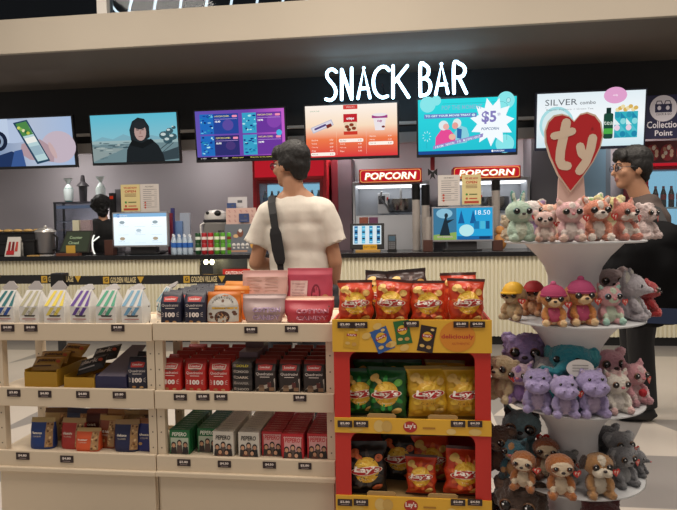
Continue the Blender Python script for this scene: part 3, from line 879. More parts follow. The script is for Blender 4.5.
# ---- customer displays, tablet, terminal
def display(x0, x1, yt, yb, Y, label, bgm, art, name='customer_display'):
    X0, X1, Z0, Z1 = ext(x0, x1, yt, yb, Y)
    t = thing(name, label, 'display', ((X0 + X1) / 2, Y, ZC))
    a = MB(); a.box(X0, X1, Y, Y + .05, Z0, Z1, M('9a9a9e', .4, .3)); h = a.build('housing', t, bevel=.004)
    a = MB(); a.map = fr(X0, Y - .001, Z0); W_, H_ = X1 - X0, Z1 - Z0; a.rect(.015, .02, W_ - .015, H_ - .015, bgm); p = a.build('display_panel', t)
    a = MB(); a.map = fr(X0 + .015, Y - .0015, Z0 + .02) @ Matrix.Diagonal(((W_ - .03) / 16, (H_ - .035) / 9, .03, 1)); art(a); a.build('screen_image', p)
    a = MB(); a.box((X0 + X1) / 2 - .2, (X0 + X1) / 2 + .2, Y + .02, Y + .22, ZC, ZC + .02, BLACK); a.box((X0 + X1) / 2 - .15, (X0 + X1) / 2 + .15, Y + .06, Y + .16, ZC + .02, Z0 + .1, M('3c3a3c', .5)); a.build('stand', t, bevel=.004)
    return t


def arta(a):
    a.rect(0, 8, 16, 9, E('8fc0e8'), .01); a.text('order here', 1, 8.2, .5, E('ffffff'), .02, 'l'); a.disc(1.5, 8.4, .6, .5, E('3f88d0'), .015)
    for i in range(3):
        for j in range(3):
            x, y = 1.2 + i * 5, 1.0 + j * 2.3
            if (i + j) % 2 == 0: a.disc(x + 1.4, y + .9, .8, .45, E(['b9a890', 'c0d4e0', '9fb0b8'][j]), .02); a.text('combo meal', x + .3, y + .1, .25, E('7a98b0'), .02, 'l')
            a.rect(x + .2, y - .35, x + 3.4, y - .3, E('a9d0ea'), .02)


def artb(a):
    a.rect(0, 0, 6.3, 9, E('3f7a9c'), .01); a.rect(6.5, 0, 16, 9, E('28a8e0'), .01)
    a.poly2([(0, 0), (6.3, 0), (6.3, 2.2), (0, 1.4)], E('8fae5a'), .015); a.disc(3, 7.5, 2.2, 1.4, E('8fc4dc'), .013); a.poly2([(1.6, 1.2), (3.4, 7.2), (4.6, 1.2)], E('1c2c38'), .02); a.disc(3.5, 6.9, .5, .7, E('20303c'), .022); a.poly2([(3.4, 5.5), (5.8, 5.9), (3.8, 4.6)], E('1c2c38'), .02); a.text('NOW SHOWING', 3.1, .6, .5, E('e8a8d4'), .03, width=4.2)
    for x in (7.6, 10.8): a.poly2([(x - .9, 4.6), (x, 8.4), (x + .9, 4.6)], E('1a5f9a'), .02)
    a.text('18.50', 13.4, 7, 1.3, E('e8f8ff', 1), .03, width=4); a.disc(9, 2.6, 2, 1.7, E('c0f0f4'), .02); a.rect(11, 3, 12.4, 5.2, E('1f7ab0'), .02); a.rect(12.7, 3, 14, 5.2, E('4fc0e0'), .02); a.rect(14.2, 3, 15.2, 5.2, E('1a5a90'), .02); a.rect(6.5, 0, 16, 1, E('1a68a8'), .02); a.rrect(12.4, .15, 15.4, .85, .2, E('123a60'), .03)


display(112.5, 168, 212, 247, 6.4, 'white customer display glowing on the counter under two notices', grad([(0, 'dcecf4'), (1, 'f4fafc')], 'Z', 1.15), arta)
display(432, 494, 206.5, 241.5, 6.4, 'blue customer display with movie snack advert on the counter', grad([(0, '1f8fd0'), (1, '35b0e4')], 'Z', 1), artb)


def notice(x0, x1, yt, yb, Y, kind, label, parentz=None):
    X0, X1, Z0, Z1 = ext(x0, x1, yt, yb, Y)
    t = thing('notice_sheet', label, 'notice', ((X0 + X1) / 2, Y, Z0)); pm = M('d8c890' if kind == 'y' else 'd0c8c2', .6)
    a = MB(); a.box(X0, X1, Y, Y + .004, Z0, Z1, pm); a.build('paper', t)
    a = MB(); a.map = fr(X0, Y - .001, Z0); W_, H_ = X1 - X0, Z1 - Z0
    if kind == 'y':
        rd = M('b8452e', .6); a.text('WE ARE NOW', W_ / 2, H_ * .84, H_ * .07, rd, 0, bold=.03, width=W_ * .7); a.text('OPEN', W_ / 2, H_ * .7, H_ * .09, rd, 0, bold=.03, width=W_ * .6)
        for k in range(3): a.rect(W_ * .2, H_ * (.55 + k * .045), W_ * .8, H_ * (.57 + k * .045), M('8a6a4a', .6))
        a.disc(W_ * .25, H_ * .34, W_ * .06, W_ * .06, M('3f8a3a', .6)); a.disc(W_ * .25, H_ * .2, W_ * .06, W_ * .06, rd); a.rect(W_ * .38, H_ * .32, W_ * .8, H_ * .36, M('5a6a3a', .6)); a.rect(W_ * .38, H_ * .18, W_ * .8, H_ * .22, rd); a.rect(W_ * .12, H_ * .04, W_ * .88, H_ * .12, rd)
    else:
        a.text('PAYMENT', W_ / 2, H_ * .88, H_ * .05, M('4a4648', .6))
        for k in range(10): a.rect(W_ * .15, H_ * (.8 - k * .07), W_ * (.6 if k % 3 else .75), H_ * (.815 - k * .07), M('6a6668', .6)); a.rect(W_ * .75, H_ * (.8 - k * .07), W_ * .9, H_ * (.815 - k * .07), M('8a8688', .6))
        for k in range(3): a.disc(W_ * .25, H_ * (.34 - k * .09), W_ * .05, W_ * .05, M('b8452e', .6), .0005, 10)
    a.build('printing', t)
    a = MB(); a.box((X0 + X1) / 2 - .012, (X0 + X1) / 2 + .012, Y + .004, Y + .012, ZC + .2, Z1 - .02, ACRYL); a.build('stand', t)
    return t


notice(121, 140, 184.5, 211.5, 6.48, 'y', 'yellow notice with red heading above the white customer display')
notice(140.5, 159, 184, 212, 6.48, 'w', 'white price notice right of a yellow notice above the glowing white display')
notice(438, 460, 175, 205.5, 6.48, 'w', 'white price notice left of a yellow notice above the blue display')
notice(462, 481, 174.5, 204.5, 6.48, 'y', 'yellow notice with red heading above the blue customer display')

# tablet till
X0, X1, Z0, Z1 = ext(350, 384, 223, 249, 6.4)
tt = thing('tablet_till', 'black tablet till with columns of blue tiles left of the cup stacks', 'till', ((X0 + X1) / 2, 6.4, ZC))
a = MB(); a.map = fr(X0, 6.4, Z0, 0, -.15); W_, H_ = X1 - X0, Z1 - Z0; a.box(0, W_, 0, H_, -.03, 0, BLACK); h = a.build('housing', tt, bevel=.004)
a = MB(); a.map = fr(X0, 6.4, Z0, 0, -.15); a.rect(.03, .05, W_ - .03, H_ - .025, E('dfeef4'), .001)
for k in range(4):
    a.rect(.045 + k * W_ * .22, .06, .045 + k * W_ * .22 + W_ * .1, H_ - .03, E(['2f7ab0', '58b8e0', '2a94c8', '1f6aa0'][k]), .002)
    for j in range(5): a.rect(.05 + k * W_ * .22, .07 + j * .035, .05 + k * W_ * .22 + W_ * .08, .085 + j * .035, E('10283c' if j % 2 else '9fe0f4'), .003)
a.build('display_panel', tt)
a = MB(); a.box((X0 + X1) / 2 - .1, (X0 + X1) / 2 + .1, 6.44, 6.6, ZC, ZC + .02, BLACK); a.box((X0 + X1) / 2 - .05, (X0 + X1) / 2 + .05, 6.47, 6.53, ZC + .02, Z0 + .14, BLACK); a.build('stand', tt)
a = MB(); x, y = at(356, 246, 6.33).x, 6.3; a.box(x, x + .26, y - .04, y + .04, ZC, ZC + .03, M('b08a4a', .5)); o = a.build('wooden_tray', loc=(x + .1, y, ZC), bevel=.004); tag(o, 'small wooden tray on the counter in front of the tablet till', 'tray')
a = MB(); X0, X1, Z0, Z1 = ext(363, 377, 243, 249, 6.3); a.box(X0, X1, 6.3, 6.305, ZC + .03, ZC + .085, M('d0a02c', .5)); a.map = fr(X0, 6.299, ZC + .03); a.text('PAY HERE', (X1 - X0) / 2, .018, .02, M('40300c', .5)); a.map = None; o = a.build('counter_card', loc=((X0 + X1) / 2, 6.3, ZC + .03)); tag(o, 'yellow pay card standing on the wooden tray by the tablet', 'card')
ctm = thing('card_terminal', 'black card payment terminal on the counter right of the tablet till', 'card reader', (at(392, 248, 6.42).x, 6.42, ZC)); x = at(392, 248, 6.42).x
a = MB(); a.map = fr(x, 6.42, ZC + .02, 0, -.25); a.box(-.045, .045, 0, .17, -.035, 0, M('1a1a1c', .4)); b_ = a.build('body', ctm, bevel=.006)
a = MB(); a.map = fr(x, 6.42, ZC + .02, 0, -.25); a.rect(-.035, .1, .035, .15, M('7a98a8', emit=.3), .001)
for i in range(3):
    for j in range(4): a.rect(-.034 + i * .024, .014 + j * .019, -.016 + i * .024, .026 + j * .019, M('55555a', .5), .001)
a.build('keypad', ctm)
a = MB(); a.box(x - .05, x + .05, 6.41, 6.5, ZC, ZC + .02, BLACK); a.build('base', ctm)
for k in range(3):
    px = [362, 372, 350][k]; a = MB(); X0, X1, Z0, Z1 = ext(px - 4, px + 5, 217, 223, 6.5)
    if k < 2: a.box(X0, X1, 6.64, 6.7, ZC + .0, Z1, M(['8a4a3a', '6a3a5a'][k], .5, var=.4, vs=40)); o = a.build('snack_box', loc=((X0 + X1) / 2, 6.66, ZC), bevel=.003); tag(o, ['reddish snack box peeking over the left half of the tablet till', 'purple snack box peeking over the right half of the tablet till'][k], 'box')

# staff till with counter closed message
X0, X1, Z0, Z1 = ext(58, 88, 226, 249, 6.42)
st = thing('staff_till', 'slanted dark green till screen reading counter closed beside the black clad person', 'till', ((X0 + X1) / 2, 6.42, ZC)); W_, H_ = X1 - X0, Z1 - Z0
a = MB(); a.map = fr(X0, 6.42, ZC + .03, 0, -.3); a.prism([(0, 0), (W_, 0), (W_ * 1.06, H_), (.06, H_)], -.03, 0, M('26261f', .5)); a.build('housing', st, bevel=.004)
a = MB(); a.map = fr(X0, 6.42, ZC + .03, 0, -.3); a.poly2([(.02, .015), (W_ - .02, .015), (W_ * 1.06 - .025, H_ - .015), (.075, H_ - .015)], M('4c5240', emit=.55), .001)
a.text('Counter', W_ * .52, H_ * .62, H_ * .13, E('b8c89a', .9), .002, width=W_ * .42); a.text('Closed', W_ * .46, H_ * .38, H_ * .13, E('b8c89a', .9), .002, width=W_ * .34); a.build('display_panel', st)
arcp = [(at(85 - 3.2 * math.cos(q) + 1.2, 0, 6.38).x, 6.39, ZC + .12 + .11 * math.sin(q)) for q in [-1.3 + 2.6 * k / 10 for k in range(11)]]
a = MB(); a.tube(arcp, .008, M('f4f4e8', emit=1.2), 6); a.tube([(arcp[7][0], 6.39, arcp[7][2] - .02), (arcp[7][0] + .08, 6.39, arcp[7][2] + .035)], .008, M('f4f4e8', emit=1.2), 6); a.build('light_ring', st)
a = MB(); a.box(X0 + .05, X1 - .05, 6.42, 6.6, ZC, ZC + .03, BLACK); a.build('base', st)
a = MB(); X0, X1, Z0, Z1 = ext(66, 75, 245.5, 249, 6.3); a.box(X0, X1, 6.3, 6.306, ZC + .03, Z1, M('c8a040', .5)); a.box(X0 - .1, X1 + .05, 6.26, 6.35, ZC, ZC + .03, M('6a3a24', .5)); o = a.build('tip_card', loc=((X0 + X1) / 2, 6.3, ZC)); tag(o, 'yellow card on a brown wooden block before the counter closed till', 'card')
a = MB(); X0, X1, Z0, Z1 = ext(67, 85, 220, 228, 6.55)
a.box(X0, X0 + .08, 6.66, 6.72, ZC, Z1 + .0, M('e0dcc0', .5)); o = a.build('paper_roll_box', loc=(X0, 6.66, ZC), bevel=.003); tag(o, 'cream box peeking up behind the counter closed till', 'box')
a = MB(); a.box(X0 + .1, X1, 6.66, 6.72, ZC, Z1, M('a89498', .5, var=.5, vs=60)); o = a.build('snack_box', loc=(X1, 6.66, ZC), bevel=.003); tag(o, 'pinkish speckled snack box peeking up behind the counter closed till', 'box')

a = MB(); bx0, bx1 = at(-60, 250, 7.4).x, at(250, 250, 7.4).x
bc = thing('back_bench', 'plain grey bench along the back wall behind the counter', 'bench', ((bx0 + bx1) / 2, 7.36, 0))
a.box(bx0, bx1, 7.37, 7.73, 0, ZC - .04, M('6a686c', .5)); a.build('cabinet', bc); a = MB(); a.box(bx0, bx1, 7.35, 7.74, ZC - .04, ZC, M('3a383c', .4)); a.build('benchtop', bc, bevel=.003)
# glass cabinet with three bagged drinks on top
X0, X1, Z0, Z1 = ext(55, 106, 203, 249, 7.4)
gc = thing('glass_display_cabinet', 'glass counter cabinet with three plastic bagged drinks standing on its roof', 'cabinet', ((X0 + X1) / 2, 7.4, ZC))
a = MB()
for q in ((X0, X0 + .025), (X1 - .025, X1)): a.box(q[0], q[1], 7.38, 7.405, ZC, Z1, M('2c2c30', .4)); a.box(q[0], q[1], 7.58, 7.605, ZC, Z1, M('2c2c30', .4))
a.box(X0, X1, 7.38, 7.605, Z1, Z1 + .02, M('3a3840', .4)); a.box(X0, X1, 7.38, 7.605, ZC, ZC + .03, M('2c2c30', .4)); a.build('frame', gc, bevel=.002)
a = MB(); a.box(X0 + .025, X1 - .025, 7.385, 7.39, ZC + .03, Z1, glassmat('c4c8d0', .05)); a.build('glass_front', gc)
a = MB(); a.box(X0 + .03, X1 - .03, 7.4, 7.42, Z1 - .07, Z1 - .03, M('9fb4d0', emit=.6)); a.build('light_strip', gc)
a = MB(); a.box(X0 + .03, X1 - .03, 7.395, 7.59, at(80, 222, 7.4).z, at(80, 221, 7.4).z, M('c0c4c8', .4)); a.build('shelf', gc)
for px, c, h, lb in ((69, '5aa0a0', 22, 'teal drink in a clear plastic bag on the glass cabinet, left of three'), (83.5, '3c3a40', 25, 'dark capped drink on the glass cabinet, middle of three'), (101, 'b8d8c8', 23, 'pale mint and white bagged drink on the glass cabinet, right of three')):
    x = at(px, 202, 7.48).x; z0 = Z1 + .021; H_ = h * ppm(px, 202, 7.48)
    t = thing('bagged_drink', lb, 'drink', (x, 7.48, z0), 'bagged drinks on the glass cabinet')
    a = MB(); a.lathe([(0, 0), (.045, 0), (.052, H_ * .4), (.055, H_ * .58), (0, H_ * .58)], M(c, .3, var=.3, vs=40), (x, 7.48, z0), 12); a.build('cup', t, smooth=True)
    a = MB()
    if c == '3c3a40': a.lathe([(.085, H_ * .58), (.06, H_ * .66), (.03, H_ * .74), (.022, H_ * .98), (0, H_)], M('3a363a', .5), (x, 7.48, z0), 12)
    else: a.lathe([(.058, H_ * .05), (.066, H_ * .5), (.04, H_ * .66), (.016, H_ * .76), (.05, H_ * .95), (.06, H_)], M('d8e4e4', .15), (x, 7.48, z0), 9)
    a.build('cap' if c == '3c3a40' else 'bag_top', t, smooth=True)

# steel urn, trays and tent card at the left end
x = at(46, 248, 6.5).x; z1 = at(46, 232, 6.5).z
u = thing('steel_urn', 'steel drinks urn with domed lid on the left end of the counter', 'urn', (x, 6.5, ZC))
a = MB(); a.lathe([(0, 0), (.085, 0), (.085, .02), (.1, .03), (.11, z1 - ZC - .02), (.115, z1 - ZC), (0, z1 - ZC)], M('8a888a', .3, .8), (x, 6.5, ZC), 20); a.build('pot', u, smooth=True)
a = MB(); a.lathe([(.118, z1 - ZC), (.11, z1 - ZC + .02), (.06, z1 - ZC + .045), (0, z1 - ZC + .055)], M('c8c4be', .3, .6), (x, 6.5, ZC), 20); a.ell((x, 6.5, z1 + .06), .02, M('c8c4be', .3, .6)); a.build('lid', u, smooth=True)
a = MB(); a.tube([(x + .11, 6.48, z1 - .03), (x + .16, 6.48, z1 - .06), (x + .15, 6.48, ZC + .08), (x + .1, 6.48, ZC + .06)], .012, BLACK, 8); a.build('handle', u, smooth=True)
X0, X1, Z0, Z1 = ext(4, 20, 237, 257, 6.3)
t = thing('tent_card', 'white tent card with red cup pictures at the left end of the counter', 'card', ((X0 + X1) / 2, 6.32, ZC)); W_, H_ = X1 - X0, Z1 - ZC
a = MB(); a.map = fr(X0, 6.3, ZC); cm = M('e0dcd4', .6)
for s_ in (0, 1):
    p = [(0, 0, 0), (W_, 0, 0), (W_ * .85, H_, -.06), (W_ * .05, H_, -.06)] if not s_ else [(0, 0, -.13), (W_, 0, -.13), (W_ * .85, H_, -.06), (W_ * .05, H_, -.06)]
    a.poly(p, cm); a.poly([(q[0], q[1], q[2] - .003) for q in p], cm)
a.poly([(.02, .02, .002), (W_ * .6, .02, .002), (W_ * .58, H_ * .3, -.014), (.02, H_ * .3, -.014)], M('c02a2c', .5)); 
for k in range(3): a.poly([(.03 + k * .045, H_ * .25, -.011), (.065 + k * .045, H_ * .25, -.011), (.06 + k * .045, H_ * .75, -.042), (.035 + k * .045, H_ * .75, -.042)], M(['a02428', '7a1c20', 'c84a40'][k], .5))
a.build('card', t)
for k, (x0, x1, yt, yb, Y, c, nm, lb, ct_) in enumerate(((-8, 42, 232, 244, 6.72, '1a191b', 'catering_tray', 'long black catering tray of buns behind the tent card', 'tray'), (-14, 24, 243, 250, 6.6, '201f20', 'black_crate', 'low black crate on the counter left of the steel urn', 'crate'), (23, 34, 240, 252, 6.38, '161617', 'black_caddy', 'small black caddy between the tent card and the steel urn', 'caddy'))):
    X0, X1, Z0, Z1 = ext(x0, x1, yt, yb, Y); a = MB(); d = (.18, .08, .08)[k]
    a.box(X0, X1, Y, Y + d, ZC, Z1 - .02, M(c, .5)); a.box(X0 - .01, X1 + .01, Y - .01, Y + d + .01, Z1 - .02, Z1, M(c, .4))
    o = a.build(nm, loc=((X0 + X1) / 2, Y, ZC), bevel=.004); tag(o, lb, ct_)
    if k == 0:
        for j in range(5):
            b_ = MB(); p = at(-2 + j * 10, 231, 6.8); b_.ell((p.x, 6.8, Z1 + .014), (.06, .05, .022), M('c9a15c', .6, var=.3, vs=30)); o = b_.build('bread_bun', loc=(p.x, 6.8, Z1), smooth=True)
            tag(o, 'golden bun on the black catering tray, %s from the left' % ['first', 'second', 'third', 'fourth', 'fifth'][j], 'bun', 'buns on the black tray')
for k, (x0, x1) in enumerate(((28, 40), (41, 50))):
    X0, X1, Z0, Z1 = ext(x0, x1, 252, 255, 6.28); a = MB(); a.box(X0, X1, 6.26, 6.36, ZC, ZC + .012, M(['c8a060', 'b8b4b0'][k], .6)); o = a.build('napkin_pack', loc=(X0, 6.3, ZC)); tag(o, ['flat tan napkin pack at the counter edge before the black caddy', 'flat grey napkin pack at the counter edge before the steel urn'][k], 'napkins')

# wooden sanitiser block by the left display, boxes behind it
for k, (px, Y) in enumerate(((108.5, 6.36), (428, 6.36), (498, 6.4))):
    x = at(px, 248, Y).x; z1 = at(px, 240, Y).z
    a = MB(); a.box(x - .05, x + .05, Y, Y + .1, ZC, z1, M('4a2a20', .5)); o = a.build('wooden_box', loc=(x, Y, ZC), bevel=.004)
    tag(o, ['dark brown box at the left foot of the white customer display', 'dark brown box at the left foot of the blue customer display', 'dark brown box at the right foot of the blue customer display'][k], 'box')
x0, x1 = at(114.5, 200, 7.45).x, at(121, 200, 7.45).x
a = MB(); a.box(x0, x1, 7.46, 7.54, ZC, at(112, 189, 7.45).z, M('6f6c72', .5)); o = a.build('drink_dispenser', loc=(x0, 7.46, ZC), bevel=.01); tag(o, 'tall grey dispenser between the dark haired person and the yellow notice', 'dispenser')
a = MB(); x0, x1 = at(109, 200, 7.38).x, at(114, 200, 7.38).x; a.box(x0, x1, 7.38, 7.435, ZC, at(112, 193, 7.38).z, M('1c1a1c', .5)); a.box(x0 + .01, x1 - .01, 7.378, 7.38, at(112, 199, 7.38).z, at(112, 196, 7.38).z, M('c83a20', emit=.6)); o = a.build('control_post', loc=(x0, 7.38, ZC)); tag(o, 'thin black post with a small red light by the tall grey dispenser', 'control')

# bottled water and cans
def sixpack(px, ytop, Y, kind, label, group, r):
    x = at(px, 250, Y).x; h = at(px, ytop, Y).z - ZC
    if kind == 'water':
        return bottle((x, Y, ZC), h, M('b4c4d4', .12), M('e4eaf0', .4), M('2f66b8', .4), label, group=group, r=r)
    t = thing('drink_can', label, 'can', (x, Y, ZC), group); c = {'g': '5a9a2c', 'r': 'a8202c', 'd': '1f4a28'}[kind]; n = 2; hh = h / n
    a = MB()
    for k in range(n):
        a.lathe([(0, k * hh), (r * .85, k * hh), (r, k * hh + .012), (r, k * hh + hh - .014), (r * .84, k * hh + hh - .002), (0, k * hh + hh - .002)], M(c, .3), (x, Y, ZC), 12)
    return a, t, x, h


for k in range(4):
    for j in range(2):
        sixpack(174.5 + k * 5.4 - j * .8, 235 - j, 6.36 + j * .08, 'water', 'clear water bottle with blue label, %s from the left in the %s row' % (['first', 'second', 'third', 'fourth'][k], ['front', 'back'][j]), 'water bottles on the counter', .03)


def can(px, z, Y, c, band, label, group):
    x = at(px, 245, Y).x; r, h = .031, .118
    t = thing('drink_can', label, 'can', (x, Y, z), group)
    a = MB(); a.lathe([(0, 0), (r * .85, 0), (r, .01), (r, h - .014), (r * .86, h - .002)], M(c, .3), (x, Y, z), 12); a.lathe([(r * 1.01, h * .35), (r * 1.01, h * .62)], M(band, .4), (x, Y, z), 12); a.build('can_body', t, smooth=True)
    a = MB(); a.lathe([(0, h - .004), (r * .86, h - .002), (r * .8, h), (0, h)], steel, (x, Y, z), 12); a.build('can_top', t, smooth=True)


cn = [('1d4a26', 'dfe8dc', 'dark green'), ('a51f28', 'e8d8d4', 'red'), ('b0242c', 'f0e4d8', 'bright red'), ('4f9428', 'e8f0d0', 'green'), ('5aa02e', 'f0f4d8', 'light green'), ('58a832', '7a3020', 'lime green')]
for k, (c, b2, nm) in enumerate(cn):
    for z in range(2):
        can(198.2 + k * 6.3, ZC + z * .118, 6.36, c, b2, '%s drink can, %s of a two high stack right of the water bottles' % (nm, ['bottom', 'top'][z]), 'stacked drink cans on the counter')

# coffee machine with white lidded appliance on top
X0, X1, Z0, Z1 = ext(203, 233, 222, 249, 6.7)
cmn = thing('coffee_machine', 'grey coffee machine behind the drink cans', 'coffee machine', ((X0 + X1) / 2, 6.7, ZC))
a = MB(); a.box(X0, X1, 6.7, 6.92, ZC, Z1, M('8c8884', .4, .3)); a.build('body', cmn, bevel=.012)
a = MB(); a.box(X0 + .01, X1 - .01, 6.69, 6.925, Z1, Z1 + .03, M('26242a', .4)); a.build('top_tray', cmn, bevel=.006)
a = MB(); a.tube([(X0 + .02, 6.69, Z1 - .01), (X0 - .01, 6.66, Z1 - .03), (X0 - .01, 6.66, Z1 - .16)], .012, M('e0dcd8', .4), 8); a.build('steam_arm', cmn, smooth=True)
a = MB(); a.map = fr(X0, 6.699, ZC); a.text('MILK', .22, Z1 - ZC - .12, .025, M('26242a', .5), 0, bold=.03); a.build('lettering', cmn)
x, z = at(216, 215, 6.78).x, Z1 + .031
kt = thing('white_kettle', 'white rounded kettle with black spout on the grey coffee machine', 'kettle', (x, 6.78, z))
a = MB(); a.lathe([(0, 0), (.1, 0), (.11, .03), (.1, .075), (.06, .105), (0, .115)], M('e2deda', .35), (x, 6.78, z), 18, 1.3); a.build('body', kt, smooth=True)
a = MB(); a.ell((x + .05, 6.69, z + .07), (.04, .03, .035), BLACK); a.ell((x - .07, 6.69, z + .075), (.02, .02, .02), BLACK); a.build('knob', kt, smooth=True)
# boxes right of white display
for k, (x0, x1, yt, c, lb) in enumerate(((167.5, 172, 213, '7a2236', 'narrow dark red snack box right behind the white customer display'), (171, 174, 208, '3a3a78', 'navy and pink box behind the dark red snack box'), (175, 182, 221, '6f8fc0', 'blue box standing behind the water bottles'), (180, 190, 213, 'aab4c4', 'pale clear container stack behind the water bottles'))):
    X0, X1, Z0, Z1 = ext(x0, x1, yt, 249, 6.6 + k * .05); a = MB(); a.box(X0, X1, 6.6 + k * .05, 6.64 + k * .05, ZC, Z1, M(c, .5, var=.4 if k == 0 else .1, vs=50)); o = a.build('snack_box', loc=(X0, 6.6, ZC), bevel=.003); tag(o, lb, 'box')
# poster stand with pink notes
X0, X1, Z0, Z1 = ext(225, 262, 224, 255, 6.34)
t = thing('acrylic_toy_display', 'grey patterned display box with white icons left of the man in white', 'display box', ((X0 + X1) / 2, 6.34, ZC))
a = MB(); a.box(X0, X1, 6.34, 6.52, ZC, Z1, M('6b7078', .5)); a.build('box', t, bevel=.003)
a = MB(); a.map = fr(X0, 6.339, ZC); W_, H_ = X1 - X0, Z1 - ZC; wm = M('e0dcd8', .5)
for k in range(5): a.disc(W_ * (.12 + k * .12), H_ * .3, .02, .022, wm, 0, 10); a.rect(W_ * (.12 + k * .12) - .012, H_ * .18, W_ * (.12 + k * .12) + .012, H_ * .28, wm)
a.disc(W_ * .42, H_ * .7, .035, .045, M('7a4a3a', .5), .001, 14); a.disc(W_ * .42, H_ * .78, .02, .02, wm, .002, 10); a.disc(W_ * .3, H_ * .6, .03, .02, M('d8b080', .5), .001, 10); a.rect(W_ * .08, H_ * .06, W_ * .6, H_ * .12, M('b89078', .5)); a.disc(W_ * .8, H_ * .3, .05, .05, M('d8a050', .5), .001); a.build('printing', t)
def pnote(x0, x1, yt, yb, Y, c, lb, pat):
    X0, X1, Z0, Z1 = ext(x0, x1, yt, yb, Y); t = thing('notice_card', lb, 'notice', ((X0 + X1) / 2, Y, Z0)); a = MB(); a.box(X0, X1, Y, Y + .006, Z0, Z1, M(c, .6)); a.build('card', t)
    a = MB(); a.map = fr(X0, Y - .001, Z0); W_, H_ = X1 - X0, Z1 - Z0
    if pat: 
        for i in range(5):
            for j in range(3): a.text('%', W_ * (.12 + i * .19), H_ * (.12 + j * .3), H_ * .16, M('b07070', .6))
    else: a.rect(W_ * .5, H_ * .55, W_ * .75, H_ * .75, M('5a5a60', .6)); a.rect(W_ * .1, H_ * .2, W_ * .8, H_ * .24, M('a09a98', .6))
    a.build('printing', t); a = MB(); a.box(X0 + .02, X0 + .05, Y + .006, Y + .016, ZC, Z1 - .02, ACRYL); a.build('stand', t)
pnote(226, 256, 208, 224, 6.53, 'd8b4a8', 'pink patterned notice card above the grey patterned display box', True)
pnote(228, 247, 197, 210, 6.57, 'd2ced0', 'white notice card behind the pink patterned card', False)
pnote(239, 249, 213.5, 222, 6.51, '3a4a78', 'small navy card in front of the pink patterned card', False)
pnote(227, 236, 203, 210, 6.55, '3c5080', 'small blue card tucked between white and pink notice cards', False)
# red lanyard hanging under the cyan screen, dark pillar, orange ball
x = at(432.5, 160, 6.6).x; z0, z1 = at(432, 175, 6.6).z, at(432, 156, 6.6).z
t = thing('red_pennant', 'red hanging pennant with a black bow below the cyan screen', 'pennant', (x, 6.6, z1)); a = MB(); a.map = fr(x, 6.6, z0); a.prism([(-.022, .05), (.022, .05), (.025, z1 - z0 + .04), (-.025, z1 - z0 + .04)], -.004, 0, M('8e1a26', .6)); a.build('strap', t)
a = MB(); a.map = fr(x, 6.598, z0 + .03); a.poly2([(0, 0), (-.05, .04), (-.05, -.04)], BLACK); a.poly2([(0, 0), (.05, .04), (.05, -.04)], BLACK); a.poly2([(-.012, 0), (.012, 0), (.03, -.08), (0, -.05), (-.03, -.08)], BLACK, .001); a.build('bow', t)
X0, X1, Z0, Z1 = ext(332, 352, 158, 253, 7.3); a = MB(); a.box(X0, X1, 7.3, 7.7, 0, Z1, M('6a5a62', .6)); a.box(X0, X0 + .08, 7.28, 7.3, 0, Z1, M('7a2430', .5)); o = a.build('storage_locker', loc=((X0 + X1) / 2, 7.3, 0), bevel=.005); tag(o, 'tall mauve grey locker between the red fridge and left popcorn machine', 'locker')
X0, X1, Z0, Z1 = ext(531, 562, 158, 253, 7.2); a = MB(); a.box(X0, X1, 7.2, 7.7, 0, ZK, M('58565c', .5)); o = a.build('storage_locker', loc=((X0 + X1) / 2, 7.2, 0), bevel=.005); tag(o, 'tall dark grey locker behind the plush toys left of the heart', 'locker')
X0, X1, Z0, Z1 = ext(563, 612, 160, 253, 7.25)
t = thing('glass_door_cooler', 'pale blue glass door cooler behind the heart shaped sign', 'fridge', ((X0 + X1) / 2, 7.25, 0)); a = MB(); a.box(X0, X1, 7.3, 7.7, 0, ZK - .1, M('6f7a86', .5)); a.build('cabinet', t, bevel=.004)
a = MB(); a.box(X0 + .06, X1 - .06, 7.285, 7.298, .3, ZK - .25, M('7d9db4', .2)); a.build('glass_door', t)
a = MB(); a.box(X0 + .03, X0 + .05, 7.26, 7.285, 1.1, 1.5, steel); a.build('handle', t)
a = MB(); p = at(500, 228, 6.5); a.ell((p.x, 6.5, ZC + .09), (.07, .06, .09), M('c88a4a', .6)); a.ell((p.x, 6.5, ZC + .21), (.05, .05, .05), M('c88a4a', .6)); o = a.build('round_figurine', loc=(p.x, 6.5, ZC), smooth=True); tag(o, 'small round tan figurine on the counter left of the mint plush', 'figurine')
# ================================================================ cream shelf units
Y0 = 2.12
cream = M('d6c5ac', .5, var=.03, vs=3); tagm = M('2a1a1c', .4); tagt = M('e8dcd4', .5)


def price_tag(px, py, txt, Y, parent, w=13., h=6.4, name='price_tag'):
    p = at(px, py, Y); k = ppm(px, py, Y); W_, H_ = w * k, h * k
    a = MB(); a.map = fr(p.x - W_ / 2, Y - .003, p.z - H_ / 2)
    a.prism([(0, 0), (W_, 0), (W_, H_), (0, H_)], -.003, 0, tagm)
    a.text(txt, W_ / 2, H_ * .42, H_ * .4, tagt, .0006, bold=.04, width=W_ * .66); a.rect(W_ * .22, H_ * .18, W_ * .78, H_ * .26, M('9a8a88', .5), .0006)
    return a.build(name, parent)


